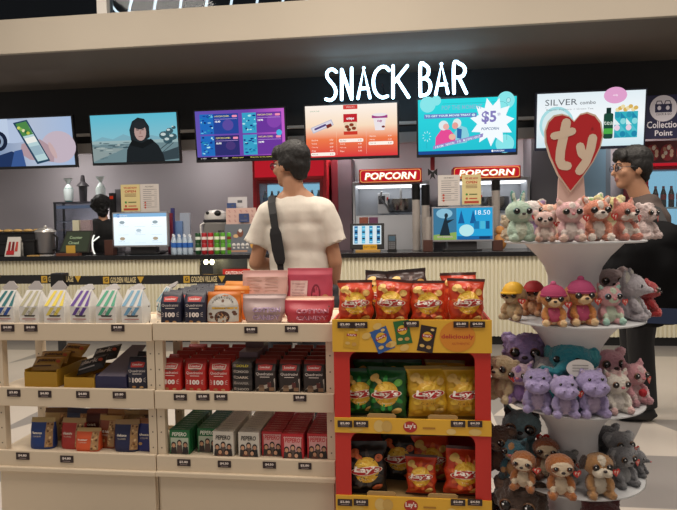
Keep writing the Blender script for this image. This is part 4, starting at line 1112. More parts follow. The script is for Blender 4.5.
def unit(pxl, pxr, D, label, zref, tags):
    pxm = (pxl + pxr) / 2
    XL, XR = at(pxl, 395, Y0).x, at(pxr, 395, Y0).x
    t = thing('shelf_unit', label, 'shelf', ((XL + XR) / 2, Y0 + D / 2, 0))
    zs_ = []
    ws = .03
    for k, (y0, y1) in enumerate(zref):
        z1, z0 = at(zref[3], y0, Y0).z if 0 else at(pxm, y0, Y0).z, at(pxm, y1, Y0).z
        a = MB(); a.box(XL, XR, Y0, Y0 + .016, z0, z1, cream); a.box(XL + .002, XR - .002, Y0 + .016, Y0 + D, z1 - .024, z1 - .006, cream); a.box(XL, XR, Y0 + D - .012, Y0 + D, z1 - .05, z1 + (.012 if k else 0), cream)
        a.build('shelf', t, bevel=.0025); zs_.append(z1 - .006)
    zb = at(pxm, zref[2][1], Y0).z
    for x in (XL, XR - ws):
        for y in (Y0 + .017, Y0 + D - .045):
            a = MB(); a.box(x, x + ws, y, y + .03, 0, zs_[0] - .02, cream)
            for j in range(14): a.disc(0, 0, .0025, .0025, M('6a6054', .6), 0, 8) if 0 else None
            a.map = fr(x + ws / 2, y - .0006, 0)
            for j in range(12): a.disc(0, .3 + j * .06, .003, .003, M('6a6054', .6), 0, 8)
            a.build('post', t)
    a = MB(); a.box(XL + .012, XR - .006, Y0 + .004, Y0 + .02, .02, zb - .012, cream); a.build('kick_panel', t)
    a = MB(); a.box(XL - .002, XR + .002, Y0 - .012, Y0 + .016, zb - .016, zb + .004, cream); a.build('rail', t, bevel=.004)
    for px, py, tx in tags: price_tag(px, py, tx, Y0, t)
    return XL, XR, zs_


LX0, LX1, LZ = unit(-6, 153.5, .31, 'left cream shelf unit holding gable cartons and cookie bags', ((323.5, 341), (388.5, 407.5), (452.5, 469)),
    [(8, 328, '$4.80'), (31, 328, '$4.80'), (118, 328, '$4.80'), (14, 393, '$3.80'), (45, 394, '$4.80'), (83, 394.5, '$4.80'), (119.5, 395, '$5.80'), (23, 456, '$4.80'), (67, 459, '$4.80')])
MX0, MX1, MZ = unit(154.5, 334, .42, 'middle cream shelf unit holding wafer bags and biscuit stick boxes', ((323.5, 341.5), (392.5, 411), (458.5, 475)),
    [(251, 330, '$4.80'), (291.5, 329, '$4.80'), (180.5, 397, '$4.80'), (203, 397, '$5.80'), (221, 397, '$4.80'), (300, 398, '$5.80'), (184, 462.5, '$2.80'), (224.5, 464, '$4.50'), (269.5, 465, '$4.50'), (305, 466, '$2.80')])


# ---------------------------------------------------------------- bags made of rounded cross sections
def sections(secs, n):
    """secs: (z, width, depth, offset); returns lookup"""
    zs_ = [s[0] for s in secs]

    def f(z):
        z = min(max(z, zs_[0]), zs_[-1])
        for a_, b_ in zip(secs[:-1], secs[1:]):
            if z <= b_[0] + 1e-9:
                t = (z - a_[0]) / max(1e-9, b_[0] - a_[0]); t = t * t * (3 - 2 * t) if n < 4 else t
                return [a_[i] + (b_[i] - a_[i]) * t for i in (1, 2, 3)]
        return secs[-1][1:]
    return f


def sbag(name, parent, secs, n, bands, wr=0., seed=0, rings=16, N=28, art=None, artname='printing', top=True):
    f = sections(secs, n); zs_ = sorted(set([s[0] for s in secs] + [secs[0][0] + (secs[-1][0] - secs[0][0]) * k / rings for k in range(rings + 1)]))
    H = secs[-1][0]

    def nz(x, z, s):
        return wr * noise.noise(V3((x * 34 + seed * 7.3, z * 26 + s * 9, seed * 3.1))) + wr * .6 * noise.noise(V3((x * 80, z * 60 + s * 9, seed)))

    a = MB(); loops = []
    for z in zs_:
        W_, D, o = f(z); L = []
        for k in range(N):
            q = 2 * PI * k / N; c, s_ = math.cos(q), math.sin(q)
            x = W_ / 2 * math.copysign(abs(c) ** (2 / n), c); y = D / 2 * math.copysign(abs(s_) ** (2 / n), s_)
            fade = min(1, (z / H) * 6, (1.02 - z / H) * 7)
            y += nz(x, z, s_ > 0) * fade * abs(s_)
            if wr > .004: x += wr * 1.1 * noise.noise(V3((seed * 5.7, z * 30, 3 + (x > 0)))) * min(1, abs(x) / (W_ * .4)); 
            L.append(a.V((x, o + y, z)))
        loops.append(L)
    for i, (A, B) in enumerate(zip(loops[:-1], loops[1:])):
        zm = (zs_[i] + zs_[i + 1]) / 2 / H
        m = [b for b in bands if b[0] <= zm][-1][1]
        for k in range(N): a.fa((A[k], A[(k + 1) % N], B[(k + 1) % N], B[k]), m)
    a.fa(loops[0][::-1], bands[0][1]); a.fa(loops[-1], bands[-1][1])
    body = a.build(name, parent, smooth=True)
    if art:
        def mp(p):
            W_, D, o = f(p.y); u = min(1, abs(2 * p.x / max(1e-6, W_)))
            y = -D / 2 * (1 - u ** n) ** (1 / n)
            fade = min(1, (p.y / H) * 6, (1.02 - p.y / H) * 7)
            y += nz(p.x, p.y, 0) * fade * (1 - u ** n) ** (1 / n)
            return V3((p.x, o + y - .0012 - wr * .4 - p.z, p.y))
        a = MB(); a.map = mp; art(a); a.build(artname, parent)
    return body


def bagthing(name, cat, secs, n, bands, art, wr=0., seed=0):
    t = thing(name, 'x', cat); sbag('bag_body', t, secs, n, bands, wr, seed, art=art); return t


def setlab(o, label, group, cat=None):
    o['label'] = label; o['group'] = group
    if cat: o['category'] = cat


# ---- milk style gable cartons
def carton(c1, c2, k_=4, face='d8d6d2'):
    t = thing('gable_carton', 'x', 'carton'); w, d, h, r = .081, .08, .066, .062
    pm = M(face, .5); a = MB(); A = [(-w / 2, 0), (w / 2, 0), (w / 2, h), (-w / 2, h)]
    a.box(-w / 2, w / 2, 0, d, 0, h, pm)
    for x in (-w / 2, w / 2): a.poly([(x, 0, h), (x, d, h), (x * .78, d / 2, h + r)], pm)
    a.poly([(-w / 2, 0, h), (w / 2, 0, h), (w * .39, d / 2 - .001, h + r), (-w * .39, d / 2 - .001, h + r)], pm); a.poly([(-w / 2, d, h), (w / 2, d, h), (w * .39, d / 2 + .001, h + r), (-w * .39, d / 2 + .001, h + r)], pm)
    a.build('carton_body', t)
    m1 = M(c1, .5); m2 = M(c2, .5); b_ = MB(); b_.map = Matrix.Translation((-w / 2, 0, 0)) @ FRONT; k = .0006
    for i, (u0, u1) in enumerate(((.1, .32), (.46, .68))):
        b_.poly2([(w * u0, h * .5), (w * (u0 + .18), h * .5), (w * (u1 + .22), h * .96), (w * (u1 + .02), h * .96)], m2, k)
    dk = M('2a2426', .5)
    b_.poly2([(w * .3, h * .42), (w * .78, h * .42), (w * .84, h * .52), (w * .62, h * .5), (w * .25, h * .52)], dk, k * 2); b_.stroke([(w * .5, h * .5), (w * .52, h * .78)], .0012, dk, k * 2, False); b_.stroke([(w * .36, h * .54), (w * .52, h * .76), (w * .68, h * .54)], .0009, dk, k * 2, False)
    b_.rect(w * .15, h * .26, w * .85, h * .31, M('b06a66', .5), k * 2); b_.rect(w * .3, h * .17, w * .7, h * .2, M('b8a09c', .5), k * 2)
    n = V3((0, d / 2, r)).normalized()

    def sl(p):
        v = p.y; return V3((p.x * (1 - .22 * v), v * d / 2 - .001 - n.z * 0, h + v * r)) + V3((0, -.0012, .0004)) * (1 + p.z)
    b_.map = sl
    for x in (-.5, -.12, .26):
        q = [(w * (x + .02), .04), (w * (x + .2), .04), (w * (x + .46), .94), (w * (x + .28), .94)]
        q = [(min(w * .48, max(-w * .48, u)), v) for u, v in q]; b_.poly2(q, m1, 0)
    b_.build('printing', t)
    f = MB(); f.map = Matrix.Translation((0, d / 2, h + r - .008)) @ Matrix.Rotation(rad(-22 if k_ < 3 else -55), 4, 'X') @ FRONT
    f.prism([(-w * .1, -.006), (w * .1, -.006), (w * .42, .018), (w * .12, .044), (-w * .1, .044), (-w * .4, .018)], -.002, .002, M('8f8a88' if k_ > 2 else 'a8a2a0', .6)); f.build('top_flap', t)
    return t, f


CT = [('2c6b70', '2a4f9a', 'teal and blue striped gable carton at the left end of its row', 5), ('b4ae90', 'b4ae90', 'beige striped gable carton between the teal and yellow ones', 30), ('e6cf58', 'd8c45a', 'yellow striped gable carton between beige and purple ones', 55), ('6a4a98', '5c3c8c', 'purple striped gable carton with a grey flap', 80.5), ('58a888', '4aa082', 'green striped gable carton between purple and blue ones', 106.5), ('7aa6c0', '6a9cc0', 'pale blue striped gable carton right of the green one', 132.5)]
for k, (c1, c2, lb, px) in enumerate(CT):
    for row in range(1):
        t, _ = carton(c1, c2, k); p = at(px, 322, Y0 + .03); t.location = (p.x + row * .002, Y0 + .025 + row * .1, LZ[0] + .0005); t.rotation_euler.z = rad([2, -1, 3, -4, -2, 1][k] * (1 - row))
        nm = c1; t['label'] = lb if row == 0 else 'second row %s striped gable carton, just behind the front one' % ['teal', 'beige', 'yellow', 'purple', 'green', 'pale blue'][k]; t['group'] = 'gable cartons on the top shelf'
t, _ = carton('7aa6b8', '6a9cb0'); t.location = (at(145.5, 322, Y0 + .12).x + .05, Y0 + .14, LZ[0] + .0005); t.rotation_euler.z = rad(-50); t['label'] = 'pale blue carton turned sideways at the right end of the carton row'; t['group'] = 'gable cartons on the top shelf'


# ---- wafer bags
def wafer(face, dark, kind):
    w, d, h = .083, .055, .117; fm = M(face, .35); dk = M(dark, .35)
    wh = M('e8dcd6', .5); rd = M('b8302c' if kind != 'r' else 'c03a34', .4)

    def art(a):
        a.poly2([(-w * .3, h * .7), (w * .3, h * .7), (w * .34, h * .84), (0, h * .87), (-w * .34, h * .84)], M('d8c8b8', .5) if kind == 'r' else rd, 0)
        a.poly2([(-w * .26, h * .73), (w * .26, h * .73), (w * .3, h * .83), (0, h * .855), (-w * .3, h * .83)], rd, .0004); a.text('Loacker', 0, h * .755, h * .06, wh, .0008, width=w * .48, bold=.02)
        if kind == 'r': a.disc(0, h * .68, w * .22, h * .03, M('6a3a30', .5), 0, 12)
        a.text('Quadratini', 0, h * .53, h * .1, wh, .0006, width=w * .78, bold=.035, shear=.1); a.rect(-w * .22, h * .475, w * .22, h * .495, wh)
        if kind != 'k':
            a.text('100', 0, h * .2, h * .16, wh, 0, width=w * .46, bold=.05)
            for s_ in (-1, 1):
                for q in (-.05, .02, .09): a.stroke([(s_ * w * .3, h * (.27 + q * .5)), (s_ * w * .4, h * (.27 + q))], .0014, wh, 0, False)
            a.disc(-w * .15, h * .06, w * .1, h * .04, M('a8784a', .6), 0, 8); a.disc(w * .2, h * .05, w * .1, h * .035, M('c09a6a', .6), 0, 8)
        else:
            a.poly2([(-w * .46, h * .03), (w * .46, h * .03), (w * .46, h * .45), (w * .1, h * .25), (-w * .3, h * .17)], M('b8b0a6', .5), 0)
            a.rect(-w * .28, h * .04, -w * .02, h * .2, M('8a7058', .6), .0006); a.rect(-w * .25, h * .15, -w * .05, h * .24, M('6a5040', .6), .0008)
            a.rect(w * .12, h * .16, w * .3, h * .32, M('5a2c28', .6), .0008); a.rect(w * .2, h * .05, w * .42, h * .16, M('8a6a50', .6), .0006)
    t = bagthing('wafer_bag', 'wafer bag', [(0, w * .97, d, d / 2), (.006, w, d * 1.02, d / 2), (h * .66, w, d, d / 2), (h * .93, w * .97, d * .3, d * .55), (h, w * .95, .004, d * .6)], 6, [(0, fm), (.9, dk)], art, .0012, 3)
    return t


def column(proto, px, ybase, Y, z, n, dy, lab, group, first=[None], dxr=0.):
    x = at(px, ybase, Y).x
    for k in range(n):
        o = dup(proto, (x + dxr * k, Y + k * dy, z + .0005), rz_(k), lab % ORD[k], group)


def rz_(k):
    return rad([0, 2, -2, 1, -1, 2, 0, -1, 1, 0][k % 10])


protos = []
wb = wafer('232438', '1a1b2a', 'b'); wr_ = wafer('b5241f', '9a1e1c', 'r'); wk = wafer('2c2220', '7a2420', 'k'); protos += [wb, wr_, wk]
for px, s_ in ((170.5, 'left'), (194.5, 'right')):
    column(wb, px, 322, Y0 + .03, MZ[0], 6, .062, 'navy hundred calorie wafer bag on the middle unit top, %s in the ' + s_ + ' row', 'navy wafer bags on the top shelf', dxr=.004)
for k, px in enumerate((170.5, 195, 219)):
    column(wr_, px, 391, Y0 + .03, MZ[1], 5, .068, 'red wafer bag on the middle shelf, %s in the ' + ['left', 'centre', 'right'][k] + ' red row', 'red wafer bags')
for k, px in enumerate((265, 289.5, 314)):
    column(wk, px, 391, Y0 + .03, MZ[1], 5, .068, 'dark chocolate wafer bag, %s in the ' + ['left', 'centre', 'right'][k] + ' dark row', 'dark chocolate wafer bags')
o = dup(wb, (at(137.5, 388, Y0 + .035).x, Y0 + .035, LZ[1] + .0005), rad(3), 'navy wafer bag standing alone at the right end of the left unit', 'navy wafer bags on the left unit')
o = dup(wb, (at(146, 388, Y0 + .13).x - .005, Y0 + .13, LZ[1] + .0005), rad(-3), 'navy wafer bag half hidden behind the lone one on the left unit', 'navy wafer bags on the left unit')
# stacked dark cartons between red and dark rows
x = at(242.5, 391, Y0 + .03).x
for c in range(3):
    z = MZ[1] + .0005
    for k in range(5 + c):
        hh = .022; a = MB(); a.box(x - .037, x + .037, Y0 + .03 + c * .09, Y0 + .11 + c * .09, 0 + z, z + hh - .001, M(['2e2928', '3a3432', '262224'][k % 3] if c == 0 else ['6a5458', '5a484c', '74606a'][k % 3], .4)); t = thing('chocolate_box', ('flat dark' if c == 0 else 'flat mauve') + ' chocolate box, %s from the bottom of the %s stack' % (['first', 'second', 'third', 'fourth', 'fifth', 'sixth', 'seventh'][k], ORD[c]), 'box', (x, Y0 + .03 + c * .09, z), 'flat dark chocolate boxes'); 
        for q in a.v: pass
        a.build('carton', t, bevel=.001)
        if c == 0:
            b_ = MB(); b_.map = fr(x - .037, Y0 + .03 - .0008, z); b_.text(['CHOCO', 'WAFER', 'DARK', 'CHOCO', 'GOLD'][k], .037, .005, .009, M(['b8b0a8', '9a928c', 'c8b8a8', 'c0b8b0', 'c8b83a'][k], .5), 0, bold=.03, width=.05); b_.disc(.01, .011, .006, .006, M('8a7a74', .5), 0, 10); b_.build('printing', t)
        z += hh

# ---- biscuit stick boxes
skin = ['c89878', 'd0a284', 'b88a70']


def stick_box(c, kind):
    w, d, h = .08, .0235, .145 if 0 else .094
    t = thing('biscuit_stick_box', 'x', 'box'); m = M(c, .4); a = MB(); a.box(-w / 2, w / 2, 0, d, 0, h, m); a.build('carton', t, bevel=.0012)
    b_ = MB(); b_.map = Matrix.Translation((0, -.0008, 0)) @ FRONT; panel = {'g': 'b9b49c', 'w': 'd8d2c8', 'r': 'd8a2a0'}[kind]
    if kind == 'g': b_.rect(-w * .44, 0.001, w * .44, h * .68, M('b8c4b0', .5))
    if kind == 'r':
        b_.rect(-w * .4, .001, w * .4, h * .86, M(panel, .5))
        for k in range(9): b_.disc(-w * .38 + k * w * .095, h * .86, w * .05, w * .05, M(panel, .5), .0001, 8)
    tcol = {'g': 'eef2e4', 'w': '2a2624', 'r': 'c0202c'}[kind]
    b_.text('PEPERO', 0, h * (.745 if kind == 'g' else .67), h * (.16 if kind == 'g' else .18), M(tcol, .5), .0006, width=w * .72, shear=.15, bold=.02)
    for k, (u, v, sc) in enumerate(((-.29, .36, 1), (0, .45, 1), (.29, .38, 1), (-.15, .17, .95), (.16, .15, .95))):
        if kind == 'g' and k > 2: continue
        b_.poly2([(w * (u - .15), .002), (w * (u + .15), .002), (w * (u + .12), h * (v - .06)), (w * (u - .12), h * (v - .06))], M(['3a3230', '5a4a44', '2a2628', '6a4238', '48403e'][k], .6), .0007 + k * .0002)
        b_.disc(w * u, h * (v + .03), w * .12, h * .12, M('241c1a', .6), .0008 + k * .0002, 12); b_.disc(w * u, h * v, w * .085, h * .085, M(skin[k % 3], .6), .0009 + k * .0002, 12)
    b_.map = Matrix.Translation((0, 0, h + .0007)); b_.text('PEPERO', 0, .008, .008, M({'g': 'b8c8b0', 'w': '8a827a', 'r': 'e0a8a4'}[kind], .5), 0, width=w * .5); b_.rect(-w * .5, .0002, w * .5, .0012, M({'g': '14482a', 'w': '9a948c', 'r': '8a1820'}[kind], .5)); b_.build('printing', t)
    return t


sg, sw, sr = stick_box('1a6a3a', 'g'), stick_box('d2ccc0', 'w'), stick_box('b81e2a', 'r'); protos += [sg, sw, sr]
ZB = MZ[2]
for proto, px, Y, n, nm in ((sg, 180, Y0 + .035, 10, 'green biscuit stick box, %s in the left green row'), (sg, 208, Y0 + .06, 9, 'green biscuit stick box, %s in the right green row'), (sw, 223.5, Y0 + .03, 10, 'white biscuit stick box, %s in the left white row'), (sw, 249, Y0 + .03, 10, 'white biscuit stick box, %s in the right white row'), (sr, 272.5, Y0 + .045, 10, 'red biscuit stick box, %s in the left red row'), (sr, 293, Y0 + .022, 10, 'red biscuit stick box, %s in the middle red row'), (sr, 318, Y0 + .035, 10, 'red biscuit stick box, %s in the right red row')):
    column(proto, px if proto is not sr or px != 293 else 293, 457, Y, ZB, n, .0265, nm, 'biscuit stick boxes on the bottom shelf')


# ---- cookie pouches on the left bottom shelf
def pouch(c, topc, strip, txt, h=.112, w=.1, d=.055):
    fm = M(c, .4); tp = M(topc, .5)

    def art(a):
        if strip == 'R': x0, x1 = w * .18, w * .46
        elif strip == 'M': x0, x1 = -.02 * w, w * .26
        else: x0, x1 = w * .3, w * .46
        a.rect(x0, h * .08, x1, h * .86, M('a8825a', .6), 0, 3, 8); r = random.Random(len(txt) + int(h * 1e4))
        for k in range(26):
            a.disc(r.uniform(x0 + .005, x1 - .005), h * r.uniform(.12, .82), w * .045, w * .04, M(r.choice(['c8a070', '8a6038', 'b48c58', '6a4426', 'd8b888']), .6), .0004 + k * .00004, 8)
        a.text(txt, -w * .15 if strip != 'L' else -w * .05, h * .5, h * .085, M('e8e0d4', .5), .0004, width=w * .4, bold=.03); a.text('COOKIES', -w * .15 if strip != 'L' else -w * .05, h * .4, h * .05, M('d8ccb8', .5), .0004, width=w * .32)
        if strip != 'R': a.disc(-w * .2, h * .25, w * .08, w * .06, M('b08a5a', .6), .0004, 10)
    return bagthing('cookie_pouch', 'cookie pouch', [(0, w * .94, d, d / 2), (.008, w, d * 1.05, d / 2), (h * .55, w, d * .8, d * .52), (h * .86, w * .99, d * .35, d * .55), (h, w * .98, .004, d * .58)], 3.2, [(0, fm), (.84, tp)], art, .003, len(txt))


pz = LZ[2]
PL = [(41.5, 0, '1f3a78', 'b09866', 'R', 'famous', 3, 'blue cookie pouch with a gold top at the left end of the bottom shelf', .118), (70.5, .01, 'a8302a', 'ac8e62', 'R', 'classic', 0, 'red cookie pouch with a tan top right of the blue pouch', .115), (88.5, -.012, 'd0562c', 'bfa06c', 'R', 'butter', 2, 'short bright orange cookie pouch in front of the red one', .085),
      (105, .03, '8a4224', 'a8854e', 'M', 'oat nuts', -4, 'brown orange cookie pouch left of the navy pouches', .122), (126, .0, '22264c', '9a7c56', 'R', 'deluxe', 3, 'navy cookie pouch with a wide cookie strip near the shelf right end', .118), (144.5, .012, '23286a', '8a5a3c', 'L', 'choco', -3, 'royal blue cookie pouch at the right end of the bottom shelf', .12)]
for px, dy, c, tc_, s_, tx, rz, lb, h in PL:
    t = pouch(c, tc_, s_, tx, h); p = at(px, 451, Y0 + .04); t.location = (p.x, Y0 + .035 + dy, pz + .0005); t.rotation_euler.z = rad(rz); setlab(t, lb, 'cookie pouches')
bk = [(56, 'b89a64', '6a4a2c', 'tan topped pouch behind the blue cookie pouch'), (76, '3a4668', '2a2a48', 'dark blue grey pouch behind the red cookie pouch'), (96, '5a2c24', '7a3a2a', 'maroon pouch behind the orange cookie pouch'), (117, '9a6a3a', 'a87a4a', 'orange brown pouch behind the brown cookie pouch'), (135, '9a7c50', 'a88c60', 'tan pouch behind the first navy cookie pouch'), (149, '6a4a34', 'a07a50', 'brown pouch behind the royal blue cookie pouch')]
for k, (px, c, tc_, lb) in enumerate(bk):
    t = pouch(c, tc_, 'R', 'oat', .128); p = at(px, 440, Y0 + .14); t.location = (p.x, Y0 + .13, pz + .0005); t.rotation_euler.z = rad([5, -4, 3, -3, 4, 0][k]); setlab(t, lb, 'cookie pouches')

# ---- shelf display boxes with candy bags, left unit middle shelf
def tray(px0, px1, py0, py1, Y, D, c, label, slant=None):
    X0, X1, Z0, Z1 = ext(px0, px1, py0, py1, Y); z = LZ[1] + .0005; h = Z1 - z
    t = thing('display_tray', label, 'display box', ((X0 + X1) / 2, Y, z)); m = M(c, .5); a = MB()
    a.box(X0, X1, Y, Y + .003, z, z + h, m); a.box(X0, X0 + .003, Y + .003, Y + D, z, z + h * 1.15, m); a.box(X1 - .003, X1, Y + .003, Y + D, z, z + h * 1.15, m); a.box(X0 + .003, X1 - .003, Y + D - .003, Y + D, z, z + h * 1.2, m); a.box(X0 + .003, X1 - .003, Y + .003, Y + D - .003, z, z + .003, m)
    a.build('tray', t)
    if slant:
        a = MB(); a.poly([(X0 + .004, Y + .004, z + h), (X1 - .004, Y + .004, z + h), (X1 - .004, Y + D - .01, z + h + .085), (X0 + .06, Y + D - .01, z + h + .085)], M(slant, .5)); a.build('lid', t, solid=.002)
    return (X0 + X1) / 2, X1 - X0, z


x1, w1, z1 = tray(24.5, 57, 372, 388, Y0 + .03, .22, 'a8801e', 'mustard yellow display tray of tan candy bags on the middle shelf')
x2, w2, z2 = tray(64, 94.5, 377.5, 388.5, Y0 + .03, .22, 'ae8522', 'lower mustard display tray of black candy bags beside the navy tray')
x3, w3, z3 = tray(95.5, 126.5, 376.5, 389, Y0 + .03, .2, '26264a', 'navy display tray with a slanted grey mauve lid', '6a6474')


def candybag(c, c2, txt):
    w, h, d = .125, .075, .035; m = M(c, .35)

    def art(a):
        a.text(txt, 0, h * .38, h * .28, M(c2, .5), 0, width=w * .62, bold=.04, shear=.1); a.disc(w * .38, h * .5, .008, .008, M('b8503a', .5), 0, 10); a.rect(-w * .4, h * .2, w * .2, h * .25, M(c2, .5))
    return bagthing('candy_bag', 'candy bag', [(0, w, .003, 0), (h * .1, w, .006, 0), (h * .35, w * .96, d, 0), (h * .7, w * .96, d, 0), (h * .92, w, .006, 0), (h, w, .003, 0)], 2.4, [(0, m), (.93, M('7a5a2a' if c != '1c1a1e' else '2a282c', .4))], art, .004, len(c2))


cb1, cb2 = candybag('a67c34', '4a2a1c', 'peanut'), candybag('1c1a1e', 'b0a8a8', 'dark'); protos += [cb1, cb2]
for k, (px, py, Y, z, rz, rx) in enumerate(((45, 371, .07, .055, 6, -50), (52, 368, .13, .068, 10, -55), (70, 364, .19, .085, -12, -52))):
    o = dup(cb1, (at(px, py, Y0 + Y).x, Y0 + Y, z1 + z), rad(rz), 'tan candy bag leaning in the mustard tray, %s of three' % ['frontmost', 'middle', 'rearmost'][k], 'tan candy bags'); o.rotation_euler.x = rad(rx); o.scale = (.95,) * 3
for k, (px, py, Y, z, rz, rx, ry) in enumerate(((90, 376, .08, .05, -4, -50, -16), (104, 372, .17, .075, -6, -50, -12))):
    o = dup(cb2, (at(px, py, Y0 + Y).x, Y0 + Y, z1 + z), rad(rz), 'black candy bag tilted up to the right, %s of two' % ['front', 'rear'][k], 'black candy bags'); o.rotation_euler = (rad(rx), rad(ry), rad(rz))

# ---- popcorn pouch and cotton candy bags, middle unit top
w, h, d = .135, .115, .06


def art_p(a):
    gr = M('bdb8b0', .5); a.disc(0, h * .5, w * .45, h * .45, gr, 0, 28, 0, 4); a.rect(-w * .45, h * .05, w * .45, h * .5, gr, .0002, 8, 5)
    for k, ch in enumerate('UNDERCOVER'):
        q = rad(150 - k * 13.3); a.text(ch, w * .33 * math.cos(q), h * .5 + h * .3 * math.sin(q), h * .07, M('3a302c', .5), .0006, bold=.02)
    a.disc(0, h * .72, w * .04, h * .05, M('6a4a3a', .6), .0006, 10); a.rect(-w * .3, h * .46, w * .42, h * .52, M('d8a838', .5), .0006, 6, 1); a.text('BLISSFUL BITES', 0, h * .475, h * .035, M('4a3020', .5), .001, width=w * .42)
    a.disc(0, h * .2, w * .22, h * .2, M('4a2c22', .6), .0006, 18); r = random.Random(4)
    for k in range(24): q, s_ = r.uniform(0, 6.3), r.uniform(0, .85); a.disc(w * .2 * s_ * math.cos(q), h * (.2 + .18 * s_ * math.sin(q)), w * .025, h * .025, M(r.choice(['8a5a3c', 'b08458', '2c1814']), .6), .001 + k * .00003, 7)
    for u, v in ((-.34, .3), (.36, .3), (-.3, .2), (.33, .36)): a.disc(w * u, h * v, w * .06, h * .05, M('5a3626', .6), .0006, 8)


px_ = [(0, w * .96, d, d / 2), (.008, w, d * 1.05, d / 2), (h * .5, w, d * .85, d * .5), (h * .88, w * .97, d * .35, d * .55), (h, w * .96, .004, d * .58)]
t = bagthing('cookie_bag', 'cookie bag', px_, 2.6, [(0, M('d07428', .4))], art_p, .0012, 2); p = at(223.5, 322, Y0 + .05); t.location = (p.x, Y0 + .035, MZ[0] + .0005); setlab(t, 'orange and cream cookie bag at the front of the middle unit top', 'orange cookie bags')
for k, (px, py, Y, rz, sc) in enumerate(((228, 322, .12, -8, 1.12), (238, 322, .205, -12, 1.2))):
    t = bagthing('cookie_bag', 'cookie bag', px_, 2.6, [(0, M('d8741f', .4)), (.9, M('e0903c', .4))], lambda a: (a.text('UNDERCOVER', 0, h * .6, h * .08, M('8a4a1c', .5), 0, width=w * .6), a.rect(-w * .4, h * .8, w * .4, h * .84, M('e8a860', .5), 0, 6, 1)), .006, 5 + k)
    t.location = (at(px, py, Y0 + Y).x, Y0 + Y, MZ[0] + .0005); t.rotation_euler.z = rad(rz); t.scale = (sc,) * 3; setlab(t, 'plain orange bag, %s behind the cream printed cookie bag' % ['directly', 'second'][k], 'orange cookie bags')


def cotton(c, c2, tcol, w, h, d, art=True, seed=1, top=None):
    m = M(c, .4)

    def ar(a):
        tm = M(tcol, .5)
        a.text('COTTON', w * .1, h * .4, h * .17, tm, .0004, width=w * .62, bold=.05); a.text('CANDY', w * .1, h * .14, h * .17, tm, .0004, width=w * .62, bold=.05)
        sm_ = M('7a3a70', .5); a.text('COTTON', w * .1, h * .405, h * .16, M(c2, .5), .0008, width=w * .6, bold=.0); a.text('CANDY', w * .1, h * .145, h * .16, M(c2, .5), .0008, width=w * .6)

    def ar2(a):
        for k in range(7): a.rect(-w * .38, h * (.85 - k * .07), w * (-.05 if k % 2 else -.1), h * (.865 - k * .07), M('c09888', .5)); a.rect(w * .02, h * (.85 - k * .07), w * .3, h * (.865 - k * .07), M('c09888', .5))
        a.rect(-w * .42, h * .3, w * .05, h * .34, M('c8a494', .5), 0, 5, 1)

    def ar3(a):
        a.rect(-w * .4, h * .2, w * -.02, h * .75, M('d8b8b0', .5), 0, 5, 4)
        for k in range(7): a.rect(-w * .36, h * (.68 - k * .06), -w * .08, h * (.69 - k * .06), M('a87878', .5), .0006)
        a.disc(w * .16, h * .48, w * .1, h * .2, M('7a1c30', .5), 0, 14, 0, 2); a.disc(w * .16, h * .48, w * .07, h * .16, M(c, .5), .0004, 14); a.disc(w * .36, h * .4, w * .07, h * .08, M('c89a6a', .5), .0, 10)
    return bagthing('cotton_candy_bag', 'cotton candy bag', [(0, w * .8, d * .8, d / 2), (.008, w * .86, d, d / 2), (h * .4, w * .97, d * .95, d / 2), (h * .85, w, d * .4, d * .55), (h * .96, w, .006, d * .6), (h, w, .004, d * .6)], 2.6, [(0, m), (.9, M(top or c, .4))], {1: ar, 2: ar2, 3: ar3}[int(art)], .005, seed)


for (c, c2, tc_, w_, h_, d_, ar, sd, top, px, Y, rz, lb) in (
        ('a88e8c', '8a6a90', 'c8b0c8', .166, .106, .07, 1, 1, 'b09894', 264, .03, 0, 'dusty mauve cotton candy bag at the front, left of the red one'),
        ('b03844', '8a2440', 'd89cac', .19, .096, .078, 1, 2, 'd8a890', 308.5, .03, 0, 'red cotton candy bag at the front right corner of the unit'),
        ('d8b0a4', '8a6a90', 'c8b0c8', .185, .185, .06, 2, 3, 'd8a8a0', 266, .17, 0, 'tall pale pink bag standing behind the mauve cotton candy bag'),
        ('bc4a5e', '8a2440', 'd89cac', .185, .192, .06, 3, 4, 'c85a6a', 310, .18, -3, 'tall deep pink bag standing behind the red cotton candy bag')):
    t = cotton(c, c2, tc_, w_, h_, d_, ar, sd, top); t.location = (at(px, 322, Y0 + Y + .03).x, Y0 + Y, MZ[0] + .0005); t.rotation_euler.z = rad(rz); setlab(t, lb, 'cotton candy bags')
# ================================================================ cardboard chip display
Yd = 2.07; Dd = .36
DX0, DX1 = at(334.5, 400, Yd).x, at(491, 400, Yd).x
dz = lambda py: at(412, py, Yd).z
redc = M('c42a20', .5); yel = M('e2ae34', .5); tan = M('a98a58', .7); din = M('3a1a16', .7)
cx0, cx1 = at(350, 390, Yd).x, at(475, 390, Yd).x
cdp = thing('chip_display_stand', 'red and yellow cardboard stand stocked with potato chip bags', 'display stand', ((DX0 + DX1) / 2, Yd + Dd / 2, 0))
for x_ in (DX0, DX1 - .006): a = MB(); a.box(x_, x_ + .006, Yd + .006, Yd + Dd, 0, dz(319.5), redc); a.build('side_panel', cdp)
a = MB(); a.box(DX0 + .006, DX1 - .006, Yd + Dd - .006, Yd + Dd, 0, dz(330), redc); a.build('back_panel', cdp)
a = MB()
a.box(DX0, cx0, Yd, Yd + .006, 0, dz(352), redc); a.box(cx1, DX1, Yd, Yd + .006, 0, dz(352), redc); a.box(cx0, cx1, Yd, Yd + .006, 0, dz(513), redc)
R_ = .032
